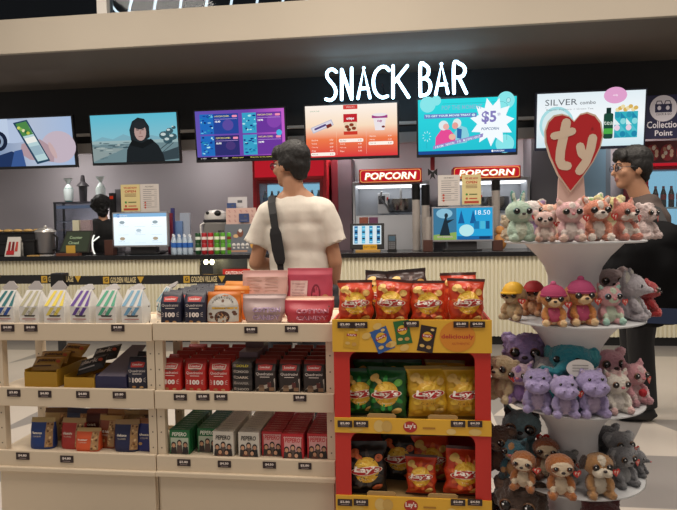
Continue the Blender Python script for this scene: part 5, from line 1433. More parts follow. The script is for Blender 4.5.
for zt_ in (dz(352), dz(434)):
    for sx, xx in ((1, cx0), (-1, cx1)):
        pts = [(xx, zt_ - R_)] + [(xx + sx * R_ * (1 - math.cos(q)), zt_ - R_ + R_ * math.sin(q)) for q in [PI / 2 * k / 6 for k in range(7)]] + [(xx, zt_)]
        a.map = Matrix.Translation((0, Yd + .006, 0)) @ FRONT; a.prism(pts, 0, .006, redc); a.map = None
a.build('front_panel', cdp)
shz = []
for k, (ya, yb) in enumerate(((419, 434), (497.5, 513))):
    a = MB(); a.box(DX0 - .001, DX1 + .001, Yd - .004, Yd + .004, dz(yb), dz(ya), yel)
    a.map = fr(DX0, Yd - .005, dz(yb)); W_, H_ = DX1 - DX0, dz(ya) - dz(yb)
    a.disc(W_ * .29, H_ * .5, W_ * .035, H_ * .4, M('d8b870', .6)); a.disc(W_ * .34, H_ * .5, W_ * .035, H_ * .38, M('caa458', .6), .0004)
    a.disc(W_ * .49, H_ * .5, W_ * .045, H_ * .38, M('b02a24', .5)); a.text("Lay's", W_ * .49, H_ * .34, H_ * .4, M('f0e4d8', .5), .0005, bold=.03, width=W_ * .07)
    a.rect(W_ * .57, H_ * .38, W_ * .65, H_ * .5, M('b07a2a', .5)); a.disc(W_ * .75, H_ * .25, W_ * .03, H_ * .2, M('e0c078', .6)); a.disc(W_ * .9, H_ * .25, W_ * .04, H_ * .22, M('d8b870', .6)); a.disc(W_ * .14, H_ * .22, W_ * .045, H_ * .15, M('d8b050', .6)); a.build('ledge', cdp)
    for px, tx in ((345, '$2.80'), (361, '$4.50'), (458, '$2.80'), (475, '$4.50')): price_tag(px, ya + 4.8, tx, Yd - .004, cdp, 14.5, 6.5)
    z = dz(ya) - .012; shz.append(z)
    a = MB(); a.box(DX0 + .006, DX1 - .006, Yd + .007, Yd + Dd - .006, z - .006, z, tan); a.build('shelf', cdp)
    for x0, x1 in ((367, 396), (428, 458)):
        X0, X1 = at(x0, ya, Yd).x, at(x1, ya, Yd).x; a = MB(); a.map = Matrix.Translation((0, Yd + .0075, dz(ya) - .004)) @ FRONT; hh = .018
        a.prism([(X0, 0), (X1, 0), (X1, hh - .006), (X1 - .008, hh), (X0 + .008, hh), (X0, hh - .006)], -.003, .003, tan); a.build('flap', cdp)
# header
a = MB(); a.box(DX0 - .003, DX1 + .003, Yd - .008, Yd, dz(352), dz(319.5), yel); hd = a.build('header', cdp)
a = MB(); a.map = fr(DX0 - .003, Yd - .009, dz(352)); W_, H_ = DX1 - DX0 + .006, dz(319.5) - dz(352)


def minibag(u, v, w, h, rot, c, c2):
    R = Matrix.Translation((u, v, 0)) @ Matrix.Rotation(rot, 4, 'Z'); old = a.map; a.map = old @ R
    a.poly2([(-w / 2, -h / 2), (w / 2, -h / 2), (w * .47, 0), (w / 2, h / 2), (-w / 2, h / 2), (-w * .47, 0)], M(c, .5), .0004); a.disc(0, h * .1, w * .3, w * .3, M('e0b030', .5), .0008); a.poly2([(-w * .32, h * .04), (w * .32, h * .08), (w * .32, h * .2), (-w * .32, h * .16)], M('b02420', .5), .0012); a.text("Lay's", 0, h * .07, h * .1, M('f4ece0', .5), .0016, bold=.03, width=w * .5)
    a.disc(-w * .22, -h * .28, w * .16, w * .1, M('d8b46a', .6), .0012, 10); a.disc(w * .2, -h * .3, w * .16, w * .12, M('c89a50', .6), .0014, 10); a.disc(w * .25, h * .38, w * .12, w * .08, M('e0c080', .6), .0012, 10); a.map = old


a.disc(W_ * .79, H_ * .5, W_ * .11, H_ * .47, M('d88a2a', .5), .0002, 28)
minibag(W_ * .125, H_ * .45, W_ * .1, H_ * .66, -.1, 'd0a02c', 'x'); minibag(W_ * .32, H_ * .38, W_ * .115, H_ * .72, .4, '2f5a9a', 'x'); minibag(W_ * .45, H_ * .62, W_ * .1, H_ * .72, .15, '2a6a34', 'x'); minibag(W_ * .6, H_ * .42, W_ * .1, H_ * .8, -.18, '2a1c1c', 'x')
for u, v in ((.29, .8), (.22, .5), (.46, .15), (.38, .25)): a.disc(W_ * u, H_ * v, W_ * .03, H_ * .1, M('dcb868', .6), .0006, 12, .4)
a.text('deliciously', W_ * .79, H_ * .4, H_ * .17, M('b8302a', .5), .0006, width=W_ * .2, bold=.02); a.text('AUTHENTIC', W_ * .81, H_ * .25, H_ * .07, M('c05a2a', .5), .0006, width=W_ * .11)
a.build('printing', hd)
for px, py, tx in ((345, 325, '$2.80'), (360, 325, '$4.50'), (411.5, 324, '$2.80'), (461, 324.5, '$2.80'), (477.5, 324.5, '$4.50')): price_tag(px, py, tx, Yd - .0095, cdp, 15, 6.3)
z0s = dz(319.5) - .03
a = MB(); a.box(DX0 + .006, DX1 - .006, Yd + .001, Yd + Dd - .006, z0s - .006, z0s, tan); a.build('shelf', cdp)


def chipbag(c, c2, seal, seed, chip='d8b060', w=.13, h=.165, d=.074):
    m = M(c, .3); t = thing('chip_bag', 'x', 'chip bag')

    def art(a):
        r = random.Random(seed)
        for k in range(9): q = k * .7 + r.uniform(0, .3); a.disc(w * .3 * math.cos(q), h * (.5 + .27 * math.sin(q)), w * r.uniform(.1, .17), h * r.uniform(.03, .06), M(c2, .3), k * .00005, 14, q + r.uniform(-.4, .4), 3)
        a.disc(-w * .3, h * .8, w * .13, h * .07, M(chip, .5), .0004, 14, .5, 2); a.disc(-w * .2, h * .74, w * .1, h * .05, M(chip, .5), .0006, 12, -.3, 2); a.disc(w * .3, h * .72, w * .1, h * .07, M(chip if c2 != '2f8a3c' else '6ab04a', .5), .0004, 12, .2, 2)
        a.disc(0, h * .5, w * .31, w * .31, M('d8a42a', .4), .0008, 24, 0, 4); a.disc(0, h * .54, w * .25, w * .22, M('e4bc48', .4), .0011, 20, 0, 3)
        rb = M('b4201e', .4); P = []
        n = 10
        for k in range(n + 1): u = -1 + 2 * k / n; P.append((w * .34 * u, h * .43 + h * .02 * u - h * .015 * math.cos(u * 1.5)))
        for k in range(n, -1, -1): u = -1 + 2 * k / n; P.append((w * .34 * u, h * .545 + h * .025 * u + h * .022 * math.cos(u * 1.5)))
        a.disc(0, h * .49, w * .39, h * .085, M('e8d8c0', .4), .0026, 20, .1, 4); a.disc(0, h * .49, w * .37, h * .073, rb, .0032, 20, .1, 4); a.text("Lay's", 0, h * .435, h * .14, M('f2e8de', .4), .0042, bold=.035, width=w * .62, shear=.12)
        a.text('Classic', 0, h * .3, h * .05, M('e8d8b0' if c != 'd2a228' else '7a5a18', .5), .0008, width=w * .36); a.disc(w * .26, h * .16, w * .14, h * .06, M(chip, .5), .0006, 12, .4, 2); a.disc(-w * .24, h * .14, w * .11, h * .05, M(c2, .5), .0006, 12)
    sbag('bag_body', t, [(0, w * .95, .004, 0), (h * .05, w * .95, .008, 0), (h * .2, w * .94, d * .85, 0), (h * .5, w * .95, d, 0), (h * .78, w * .96, d * .7, 0), (h * .94, w, .008, 0), (h, w * 1.01, .004, 0)], 2.1, [(0, M(seal, .3)), (.045, m), (.945, M(seal, .3))], .0095, seed, art=art, rings=22, N=40)
    return t


R1 = [chipbag('c63e20', 'd4602c', '4a2a24', s) for s in (1, 2, 3)]; G1 = chipbag('1c5a2c', '2f8a3c', '1a3a22', 4); Y1 = chipbag('d2a228', 'dab238', '8a6a1e', 5); K1 = chipbag('1e1a1a', '3a302c', '2a2626', 6, 'c8643a'); B1 = chipbag('3a2420', '5a3a30', '2a2020', 7)
protos += R1 + [G1, Y1, K1, B1]


def putbag(proto, px, Y, z, rz, label, group, sc=1., rx=0., ry=0.):
    py = 226 + (1.25 - z) / Y * 600
    o = dup(proto, (at(px, py, Y).x, Y, z), rad(rz), label, group); o.scale = (sc,) * 3; o.rotation_euler = (rad(rx), rad(ry), rad(rz)); return o


zc = z0s + .0008
g = 'red chip bags on the display top'
putbag(R1[0], 356, Yd + .05, zc, 4, 'red chip bag at the left end of the top row of the stand', g, .98, -4)
putbag(R1[1], 390.5, Yd + .055, zc, -8, 'red chip bag second from the left on top of the stand', g, 1.0, -5, 5)
putbag(R1[2], 428, Yd + .05, zc, 3, 'widest red chip bag third from the left on top of the stand', g, .96, -6)
o = putbag(R1[1], 465, Yd + .05, zc, 12, 'red chip bag at the right end of the top row of the stand', g, 1.0, -5, 3)
putbag(B1, 381, Yd + .16, zc, -6, 'brown chip bag showing behind the second red bag', 'chip bags behind the top row', 1.12, -8, 4)
putbag(B1, 411, Yd + .16, zc, 9, 'dark brown chip bag showing behind the third red bag', 'chip bags behind the top row', 1.16, -8, -4)
putbag(R1[0], 461, Yd + .155, zc, 14, 'red chip bag half hidden behind the rightmost front bag', 'chip bags behind the top row', 1.08, -8)
zc = shz[0] + .0008; g = 'chip bags on the stand middle shelf'
putbag(G1, 360, Yd + .07, zc, 8, 'green chip bag cut off by the red frame at the left', g, 1.02, -4)
putbag(G1, 387.5, Yd + .05, zc, -5, 'green chip bag fully visible left of the yellow bags', g, 1.08, -5)
putbag(Y1, 427.5, Yd + .05, zc, 7, 'yellow chip bag right beside the green ones', g, 1.12, -5)
putbag(Y1, 464, Yd + .06, zc, 4, 'yellow chip bag at the right end of the middle shelf', g, 1.1, -4)
for k, px in enumerate((374, 404)): putbag(G1, px, Yd + .16, zc, 5, 'green chip bag in the second row, %s one' % ['left', 'right'][k], g, 1.1, -5)
putbag(Y1, 445, Yd + .16, zc, -6, 'yellow chip bag in the second row behind two yellow bags', g, 1.1, -5)
zc = shz[1] + .0008; g = 'chip bags on the stand bottom shelf'
putbag(K1, 367, Yd + .05, zc, 5, 'black chip bag at the front left of the bottom shelf', g, 1.12, -5)
putbag(K1, 400, Yd + .17, zc, -6, 'black chip bag standing back between the black and red bags', g, 1.08, -5)
putbag(R1[1], 421, Yd + .05, zc, -3, 'orange red chip bag in the centre of the bottom shelf front', g, .85, -8)
putbag(R1[0], 431, Yd + .16, zc, 4, 'red chip bag behind the centre one on the bottom shelf', g, 1.1, -6)
putbag(R1[2], 462, Yd + .055, zc, 8, 'red chip bag at the right end of the bottom shelf', g, 1.06, -5, 5)
# ================================================================ plush toy stand
Yt = 2.2; RT = .234
xt = at(573, 300, Yt).x
tz = [at(575, y, Yt - RT).z for y in (242.5, 328, 418.5, 499.5)]; tz.append(tz[3] - .235)
ts = thing('plush_display_stand', 'white round five tier cardboard stand crowded with plush toys', 'display stand', (xt, Yt, 0))
wc = M('d8d6d8', .5, var=.03, vs=4)
for k, z in enumerate(tz):
    a = MB(); a.lathe([(0, -.006), (RT - .004, -.006), (RT, -.004), (RT, .0), (RT - .003, .001), (0, .001)], wc, (xt, Yt, z), 48); a.build('tier', ts, smooth=True)
    a = MB()
    for j in range(14):
        q = 2 * PI * j / 14 + .2; c_ = V3((xt + (RT + .001) * math.cos(q), Yt + (RT + .001) * math.sin(q), z)); 
    a.lathe([(RT + .0005, -.004), (RT + .0025, -.004), (RT + .0025, .012), (RT + .0005, .012)], ACRYL, (xt, Yt, z), 48); a.build('clear_rim', ts, smooth=True)
for k in range(5):
    zt_ = tz[k] - .007; zb = tz[k + 1] + .001 if k < 4 else .0; H = zt_ - zb
    prof = [(0, 0)] + [(r_, H * f) for r_, f in ((.1, 0), (.092, .1), (.086, .25), (.084, .42), (.085, .55), (.097, .68), (.122, .82), (.15, .93), (.168, 1))] + [(0, H)]
    a = MB(); a.lathe(prof, wc, (xt, Yt, zb), 32); a.build('column', ts, smooth=True)
# heart topper
Yh = Yt - .02
hp = [(574, 120), (569, 114.5), (562, 111.8), (554, 113), (548, 119), (545, 128), (545.5, 140), (550, 156), (558, 175), (570.5, 194), (583, 178), (593, 163), (600, 148), (602.5, 136), (600.5, 123), (595, 115), (587, 111.5), (580, 113)]
P0 = at(573, 150, Yh); pk = ppm(573, 150, Yh)
hq = []
for (x0, y0), (x1, y1) in zip(hp, hp[1:] + hp[:1]): hq += [((x0 - 573) * pk, (150 - y0) * pk)] + ([(((x0 + x1) / 2 - 573) * pk, (150 - (y0 + y1) / 2) * pk)] if 0 else [])
ht = thing('heart_sign', 'large red heart sign with cream ty lettering on top of the plush stand', 'sign', (P0.x, Yh, tz[0] + .002))
a = MB(); a.map = fr(P0.x, Yh, P0.z, rad(-6)); a.prism([(u * 1.0, v * 1.0) for u, v in hq], -.022, 0, M('d8c0ac', .5)); a.build('heart_board', ht)
a = MB(); a.map = fr(P0.x, Yh, P0.z, rad(-6)); a.poly2([(u * .95, v * .955) for u, v in hq], M('b81f26', .4), .001); fc_ = a.build('red_face', ht)
a = MB(); a.map = fr(P0.x, Yh, P0.z, rad(-6)); cm = M('d8c4ae', .5)
S = lambda pts: [((490 + x / 3.0 - 573) * pk, (150 - (80 + y / 3.0)) * pk) for x, y in pts]
a.stroke(S([(229, 124), (222, 160), (212, 210), (210, 240), (217, 257), (232, 259)]), 9.2 * pk, cm, .002); a.stroke(S([(193, 164), (220, 160), (246, 152)]), 8 * pk, cm, .0024)
a.stroke(S([(270, 200), (274, 222), (288, 235)]), 8.4 * pk, cm, .002); a.stroke(S([(306, 176), (300, 210), (286, 250), (268, 276)]), 8.8 * pk, cm, .0024)
a.text('R', *S([(306, 152)])[0], 3 * pk, M('8a2024', .5), .002); a.build('lettering', ht)
a = MB(); a.map = fr(P0.x, Yh + .012, tz[0] + .001); zz0 = P0.z - tz[0]; a.prism([(-.055, 0), (.055, 0), (.04, zz0 - .1), (.02, zz0 - .03), (-.03, zz0 - .03), (-.045, zz0 - .1)], -.01, .0, M('d8b8ac', .5)); a.build('support', ht)


def fur(h): return M(h, .95, var=.16, vs=90, bump=.9, bs=420, sheen=.4)


EYEB = M('120d0c', .08)


def plush(kind, c1, c2, label, c3=None, ring='6a4a30', tag_=True, fz=.0035, extra=None):
    """seated soft toy, one unit high at scale .15, facing the viewer; c1 body, c2 light parts, c3 accents"""
    s = .15; f1, f2 = fur(c1), fur(c2); f3 = fur(c3 or c2)
    t = thing('plush_' + kind, label, 'plush toy')
    E_ = lambda c, r, m, rot=None: ('e', tuple(V3(c) * s), tuple(x * s for x in r), rot, m)
    ry = lambda d: Matrix.Rotation(rad(d), 3, 'Y'); rx = lambda d: Matrix.Rotation(rad(d), 3, 'X')
    hc = (0, -.04, .68); big = kind in ('hippo', 'elephant', 'sloth', 'mouse')
    B = [E_((0, .02, .24), (.23, .19, .25), f1), E_(hc, (.29, .24, .25), f1)]
    belly = E_((0, -.09, .25), (.15, .12, .2), f2)
    if kind not in ('bunny',): B.append(belly)
    foot = f3 if kind in ('bear', 'cat', 'unicorn') else f1
    for q in (-1, 1):
        B += [E_((q * .17, -.17, .08), (.1, .17, .085), f1, Matrix.Rotation(rad(q * 14), 3, 'Z')), E_((q * .195, -.29, .09), (.085, .06, .09), foot if kind != 'dog' else f2), E_((q * .2, -.13, .33), (.075, .085, .17), f1, Matrix.Rotation(rad(-28), 3, 'X') @ ry(q * -14)), E_((q * .18, -.21, .22), (.07, .07, .07), f2 if kind in ('cat', 'fox', 'bear', 'sloth') else f1)]
    ex, ez, er = .135, .70, .068
    nose = (0, -.3, .64)
    if kind in ('cat', 'unicorn', 'fox', 'raccoon'):
        for q in (-1, 1):
            B += [('c', tuple(V3((q * .17, 0, .85)) * s), tuple(V3((q * .25, 0, 1.0 if kind != 'fox' else 1.03)) * s), .085 * s, .03 * s, f1), E_((q * .21, -.055, .9), (.05, .03, .065), f3, ry(q * 20))]
        B += [E_((0, -.2, .62), (.14, .09, .09), f2)]
        if kind == 'fox': B += [E_((0, -.25, .61), (.1, .12, .07), f2), E_((0.12, -.17, .57), (.1, .08, .09), f2), E_((-.12, -.17, .57), (.1, .08, .09), f2)]; nose = (0, -.37, .63)
        if kind == 'cat': B += [E_((0, -.2, .8), (.07, .07, .12), f2)]
        if kind == 'raccoon': B += [E_((.13, -.2, .68), (.11, .09, .085), f3, ry(20)), E_((-.13, -.2, .68), (.11, .09, .085), f3, ry(-20))]
        if kind == 'unicorn': B += [('c', (0, -.15 * s, .9 * s), (0, -.19 * s, 1.08 * s), .045 * s, .012 * s, f3), E_((0, 0, .9), (.1, .16, .08), f3)]
    elif kind in ('bear', 'koala', 'lamb', 'fluffy'):
        er_ = .1 if kind != 'koala' else .14
        for q in (-1, 1): B += [E_((q * .24, 0, .88 if kind != 'koala' else .8), (er_, .06, er_), f1), E_((q * .245, -.045, .875 if kind != 'koala' else .8), (er_ * .62, .035, er_ * .62), f2)]
        B += [E_((0, -.22, .61), (.12, .1, .09), f2)]; nose = (0, -.33, .64)
        if kind in ('lamb', 'fluffy'):
            r = random.Random(len(label))
            for k in range(46 if kind == 'fluffy' else 30):
                q, p = r.uniform(0, 6.28), r.uniform(-.2, 1); v = V3((math.cos(q) * math.sqrt(max(0, 1 - p * p)), math.sin(q) * math.sqrt(max(0, 1 - p * p)), p))
                if v.y < -.45 and p < .75: continue
                B.append(E_(V3(hc) + V3((v.x * .27, v.y * .22, v.z * .23)), (.07,) * 3, f1))
                if k % 2: B.append(E_(V3((0, .02, .25)) + V3((v.x * .24, v.y * .2, (v.z - .3) * .24)), (.065,) * 3, f1))
    elif kind in ('dog', 'bulldog'):
        for q in (-1, 1):
            B += [E_((q * .29, -.0, .72), (.065, .1, .17), f3 if kind == 'bulldog' or c3 else f1, ry(q * -16))] if kind == 'bulldog' or c3 else [E_((q * .22, 0, .92), (.075, .05, .12), f1, ry(q * 25)), E_((q * .22, -.035, .92), (.045, .03, .08), f2, ry(q * 25))]
        B += [E_((0, -.23, .6), (.14, .13, .1), f2), E_((0, -.2, .76), (.07, .08, .16), f2)]; nose = (0, -.36, .645)
        if kind == 'bulldog': B += [E_((.09, -.25, .58), (.1, .12, .1), f2), E_((-.09, -.25, .58), (.1, .12, .1), f2), E_((0, -.18, .8), (.09, .09, .14), f2)]; nose = (0, -.37, .66)
    elif kind == 'bunny':
        for q in (-1, 1): B += [E_((q * .1, 0, 1.0), (.06, .05, .19), f3, ry(q * 12)), E_((q * .1, -.04, 1.0), (.035, .025, .14), f2, ry(q * 12))]
        B += [E_((0, -.2, .6), (.12, .1, .08), f2), E_((0, -.1, .25), (.17, .13, .2), f2)]; nose = (0, -.3, .635)
    elif kind == 'hippo':
        for q in (-1, 1): B += [E_((q * .17, -.02, .9), (.055, .045, .06), f1), E_((q * .17, -.05, .9), (.035, .025, .038), f2), E_((q * .1, -.25, .6), (.15, .14, .12), f1), E_((q * .09, -.37, .66), (.03, .03, .03), f1)]
        B += [E_((0, -.26, .54), (.2, .14, .1), f1)]; ex, ez, er, nose = .12, .78, .032, None
    elif kind == 'elephant':
        for q in (-1, 1): B += [E_((q * .27, .03, .7), (.11, .05, .17), f1, ry(q * 10)), E_((q * .27, -.01, .7), (.075, .035, .12), f2, ry(q * 10))]
        B += [('c', tuple(V3((0, -.25, .64)) * s), tuple(V3((-.12, -.38, .52)) * s), .085 * s, .065 * s, f1), ('c', tuple(V3((-.12, -.38, .52)) * s), tuple(V3((-.27, -.4, .58)) * s), .065 * s, .05 * s, f1)]
        if c3: B += [E_((.05, .0, .93), (.1, .1, .1), f3), E_((.12, .02, .97), (.09, .07, .06), f3), E_((-.03, 0, .98), (.06, .07, .06), f3)]
        nose = None; er = .05
    elif kind == 'mouse':
        for q in (-1, 1): B += [E_((q * .24, .03, .88), (.14, .04, .15), f1), E_((q * .24, -.005, .88), (.1, .03, .11), f2)]
        B += [('c', tuple(V3((0, -.2, .63)) * s), tuple(V3((0, -.38, .6)) * s), .13 * s, .05 * s, f1)]; nose = (0, -.44, .6); er = .04
    elif kind == 'sloth':
        B += [E_((0, -.19, .67), (.22, .11, .17), f2), E_((.13, -.25, .67), (.09, .06, .055), f3, ry(25)), E_((-.13, -.25, .67), (.09, .06, .055), f3, ry(-25)), E_((0, -.27, .6), (.07, .06, .05), f2)]; er = .045; nose = (0, -.33, .625)
    elif kind == 'owl':
        B += [E_((.12, -.2, .7), (.12, .08, .12), f2), E_((-.12, -.2, .7), (.12, .08, .12), f2), ('c', tuple(V3((.2, 0, .86)) * s), tuple(V3((.27, 0, .96)) * s), .06 * s, .02 * s, f1), ('c', tuple(V3((-.2, 0, .86)) * s), tuple(V3((-.27, 0, .96)) * s), .06 * s, .02 * s, f1)]; er = .075; nose = (0, -.29, .63)
    if extra: B += [E_(c, r, M(m, .8, bump=.3, bs=300), rot) for c, r, m, rot in extra]
    fuse('body', B, .021 * s, t, sm=3, disp=fz, dfreq=260 if kind not in ('lamb', 'fluffy') else 180)
    for q in (-1, 1):
        a = MB(); dpt = {'hippo': -.235, 'elephant': -.25, 'mouse': -.23, 'sloth': -.3, 'owl': -.275, 'raccoon': -.28}.get(kind, -.245 if kind not in ('bulldog', 'dog') else -.25)
        c = V3((q * ex, dpt, ez)) * s
        if er > .05: a.ell(c, (er * 1.16 * s, er * .55 * s, er * 1.16 * s), M(ring, .35, .2), None, 14, 8)
        a.ell(c + V3((0, -.02 * s if er > .05 else 0, 0)), (er * s, er * .6 * s, er * s), EYEB, None, 14, 8); a.ell(c + V3((-.02 * s, -(er * .6 + .012) * s, .024 * s)), (er * .2 * s,) * 3, M('f4f4f4', .3), None, 6, 5); a.build('eye', t, smooth=True)
    if nose:
        a = MB(); a.ell(V3(nose) * s, (.045 * s, .03 * s, .03 * s), M('2a1a1a' if kind not in ('cat', 'unicorn', 'mouse') else 'b86a70', .3), None, 10, 6); a.build('nose', t, smooth=True)
    if kind == 'hippo':
        a = MB()
        for q in (-1, 1): a.ell(V3((q * .09, -.398, .665)) * s, (.02 * s, .008 * s, .013 * s), M('4a3a5a', .6), None, 8, 5)
        a.build('nostrils', t)
    if tag_:
        a = MB(); a.map = Matrix.Translation(V3((.31, -.17, .55)) * s) @ Matrix.Rotation(rad(22), 4, 'Z') @ FRONT; k = .1 * s
        hh = [(k * 1.0 * math.sin(q) ** 3, k * .06 * (13 * math.cos(q) - 5 * math.cos(2 * q) - 2 * math.cos(3 * q) - math.cos(4 * q))) for q in [2 * PI * i / 18 for i in range(18)]]
        a.prism(hh, -.0008, .0008, M('c03028', .4)); a.stroke([(-k * .35, k * .5), (-k * .4, -k * .1)], k * .16, M('e8d8c8', .5), .001, False); a.stroke([(-k * .6, k * .25), (-k * .15, k * .3)], k * .16, M('e8d8c8', .5), .001, False); a.stroke([(k * .1, k * .25), (k * .25, -k * .05)], k * .16, M('e8d8c8', .5), .001, False); a.stroke([(k * .5, k * .3), (k * .15, -k * .45)], k * .16, M('e8d8c8', .5), .001, False)
        a.build('heart_tag', t)
    return t


def cap_part(t, col, brim=True):
    s = .15; a = MB(); m = M(col, .6)
    a.lathe([(.0, .30), (.1, .285), (.2, .22), (.27, .1), (.285, .0), (.27, -.02), (0, -.02)], m, (0, -.02, .76), 22)
    if brim: a.prism([(.2 * math.cos(q) * 1.15, -.2 + .0 - .26 * math.sin(q)) for q in [PI * i / 10 for i in range(11)]], .75, .78, m)
    a.v = [(x * s, y * s, z * s) for x, y, z in a.v]; a.build('cap', t, smooth=True)


def hat_part(t, col, col2):
    s = .15; a = MB(); m = M(col, .8, bump=.5, bs=300)
    a.lathe([(.305, .0), (.315, .05), (.29, .06), (.28, .12), (.2, .24), (.08, .3), (0, .31)], m, (0, -.03, .74), 22, 1, .88); a.ell((0, -.03, 1.06), (.07,) * 3, M(col2, .8, bump=.5, bs=300))
    a.v = [(x * s, y * s, z * s) for x, y, z in a.v]; a.build('bobble_hat', t, smooth=True)


def shirt_part(t, col):
    s = .15; a = MB(); a.lathe([(.2, -.14), (.255, -.08), (.262, 0), (.235, .12), (.17, .22), (.12, .25)], M(col, .7, bump=.3, bs=300), (0, .01, .24), 24, 1, .88)
    a.v = [(x * s, y * s, z * s) for x, y, z in a.v]; a.build('jumper', t, smooth=True)


def put(t, tier, px, ytop, dy, rz, hk=1.0, rx=0., dz=0.):
    Y = Yt + dy; z = tz[tier] + .0015 + dz; X = at(px, (226 + (1.25 - z) / Y * 600), Y).x
    H = (at(px, ytop, Y).z - z) * hk
    t.location = (X, Y, z); t.rotation_euler = (rad(rx), 0, rad(rz)); k = H / .15 * (1.0, 1.06, 1.14, 1.2, 1.2)[tier]; t.scale = (k * 1.08, k * 1.08, k); return t


G = 'plush toys on the round stand'
def P_(kind, c1, c2, label, tier, px, ytop, dy, rz, hk=.96, **kw):
    rx, dz = kw.pop('rx', 0), kw.pop('dz', 0); t = plush(kind, c1, c2, label, **kw); t['group'] = G; put(t, tier, px, ytop, dy, rz, hk, rx, dz); return t


# top tier
P_('bunny', 'b4ccb8', 'd4dcc8', 'mint green plush bunny with teal ears at the left of the top tier', 0, 518, 190, -.11, 15, hk=.84, c3='5f9a92', ring='3a6a6a')
P_('cat', 'd8a8a8', 'e4d4cc', 'pale pink and white plush cat at the front centre of the top tier', 0, 569, 197, -.19, 4, c3='d8b8a8', ring='8a7a60')
P_('dog', 'd08468', 'e6d8cc', 'coral plush puppy with a white muzzle right of the pink cat', 0, 596, 195, -.15, 6, ring='5a3a28')
P_('fox', 'cf8270', 'e4d6ca', 'coral pink plush fox facing right on the top tier', 0, 623, 197, -.12, 28, c3='d8a090', ring='5a3a28', hk=.94)
P_('lamb', 'd0bcb8', 'dcc8c4', 'curly white plush lamb at the right end of the top tier', 0, 644, 200, .0, 40)
P_('bear', 'd8b4ac', 'e0ccc0', 'pale pink plush bear slumped low left of the pink cat', 0, 545, 208, -.17, -10, c3='b8907c')
P_('bear', 'd8d0cc', 'b49ac8', 'white plush with lilac ears behind the mint bunny', 0, 531, 196, .05, 10)
P_('cat', 'dca890', 'e4ccb8', 'peach plush cat peeking behind the slumped pink bear', 0, 549, 200, .03, -4, c3='d88a70')
P_('dog', 'd8d4cc', 'a8c890', 'white plush with green patches behind the heart sign foot', 0, 588, 192, .12, 0)
P_('bear', 'd8cc90', 'e0d8b0', 'pale yellow plush behind the coral fox', 0, 609, 192, .09, 10)
P_('fluffy', 'c8b498', 'd8c8b0', 'small cream fluffy plush at the left edge of the top tier', 0, 509, 213, .02, 30)
# second tier
t = P_('dog', 'b89468', 'cdb48c', 'tan plush puppy in a plain yellow cap at the left of the second tier', 1, 514, 281, -.07, -38, c3='a8845a', hk=.88); cap_part(t, 'd8a820')
t = P_('dog', 'b8703c', 'd0a078', 'brown plush puppy in a red cap behind the yellow capped puppy', 1, 534, 279, .03, -30, c3='a05a4a', hk=.86); cap_part(t, 'a8242a')
t = P_('dog', 'c8803c', 'e0bc8c', 'orange plush puppy in a pink hat, left one of the pair', 1, 553, 284, -.19, -4, c3='c08048', hk=.9); hat_part(t, 'a83a62', 'c05a80'); shirt_part(t, 'b84a6a')
t = P_('dog', 'c47a38', 'e0bc8c', 'larger orange plush puppy in a pink hat, right one of the pair', 1, 580, 280, -.17, 8, c3='c08048', hk=.92); hat_part(t, 'a8406a', 'b84a78'); shirt_part(t, 'bc4a70')
P_('cat', 'd8a0a4', 'c8d4bc', 'pastel rainbow plush cat right of the orange puppies', 1, 608, 284, -.15, 12, c3='a8d0c0', ring='6a8a9a')
P_('mouse', 'b4aeb4', 'ccc8bc', 'light grey plush mouse with big ears facing right on the second tier', 1, 629, 271, -.06, 62)
P_('bear', 'a89494', 'b8a4a4', 'mauve grey plush bear behind the pastel cat', 1, 609, 266, .07, 0)
t = P_('bear', 'a82428', 'b83a38', 'bright red plush bear leaning out at the right of the second tier', 1, 646, 279, .03, 70, tag_=False)
# third tier
P_('dog', 'b8a07c', 'c8b490', 'tall cream plush dog at the left edge of the third tier', 2, 504, 354, -.04, -40, c3='b09874', hk=.92)
P_('fluffy', '8a78a8', '9c8cb8', 'fluffy purple plush behind the cream dog on the third tier', 2, 525, 336, .05, -10)
P_('cat', 'c0a4b0', '8c6aa4', 'small cream and purple plush cat left of the hippos', 2, 521, 364, -.07, -25, c3='9c7cb0')
P_('hippo', '9a8cb8', 'b8a4c0', 'lavender plush hippo at the left of the three hippos', 2, 538, 369, -.16, -14, tag_=False)
P_('hippo', '9f91bc', 'b8a4c0', 'lavender plush hippo in the middle of the three hippos', 2, 563, 376, -.205, 4)
P_('hippo', '9c8eba', 'b8a4c0', 'lavender plush hippo at the right of the three hippos', 2, 590, 370, -.19, 10, tag_=False)
P_('owl', '8a8a90', 'c0bcb8', 'grey plush owl with big eyes peeking between two hippos', 2, 549, 357, -.04, -10, ring='3a6a7a', tag_=False)
t = P_('elephant', '2c8a9a', '4aa0a8', 'teal plush elephant with a lime crest and a round white tag', 2, 571, 337, -.07, -25, c3='9ab43c', tag_=False, hk=.88)
a = MB(); a.map = Matrix.Translation((.03, -.068, .098)) @ Matrix.Rotation(rad(25), 4, 'Z') @ FRONT; a.disc(0, 0, .026, .019, M('e4e0dc', .5), .001, 20); a.disc(0, 0, .026, .019, M('e4e0dc', .5), -.0005, 20)
for k in range(3): a.rect(-.015, .006 - k * .006, .015, .0075 - k * .006, M('8a8684', .6), .002)
o = a.build('round_tag', t)
P_('bear', 'c8909c', 'd8a8b0', 'dusky pink plush bear behind the right hippo', 2, 607, 350, .02, 10)
P_('unicorn', 'd8d0c4', 'e0d8d0', 'white plush unicorn with a pale pink mane right of the hippos', 2, 615, 373, -.15, 15, c3='d8b0ac', tag_=False)
P_('cat', 'd0949c', 'd8b8b8', 'pink plush cat holding a red heart at the right of the third tier', 2, 632, 364, -.05, 30, c3='b8848c', extra=[((-.03, -.3, .32), (.1, .07, .1), 'a8202a', None)])
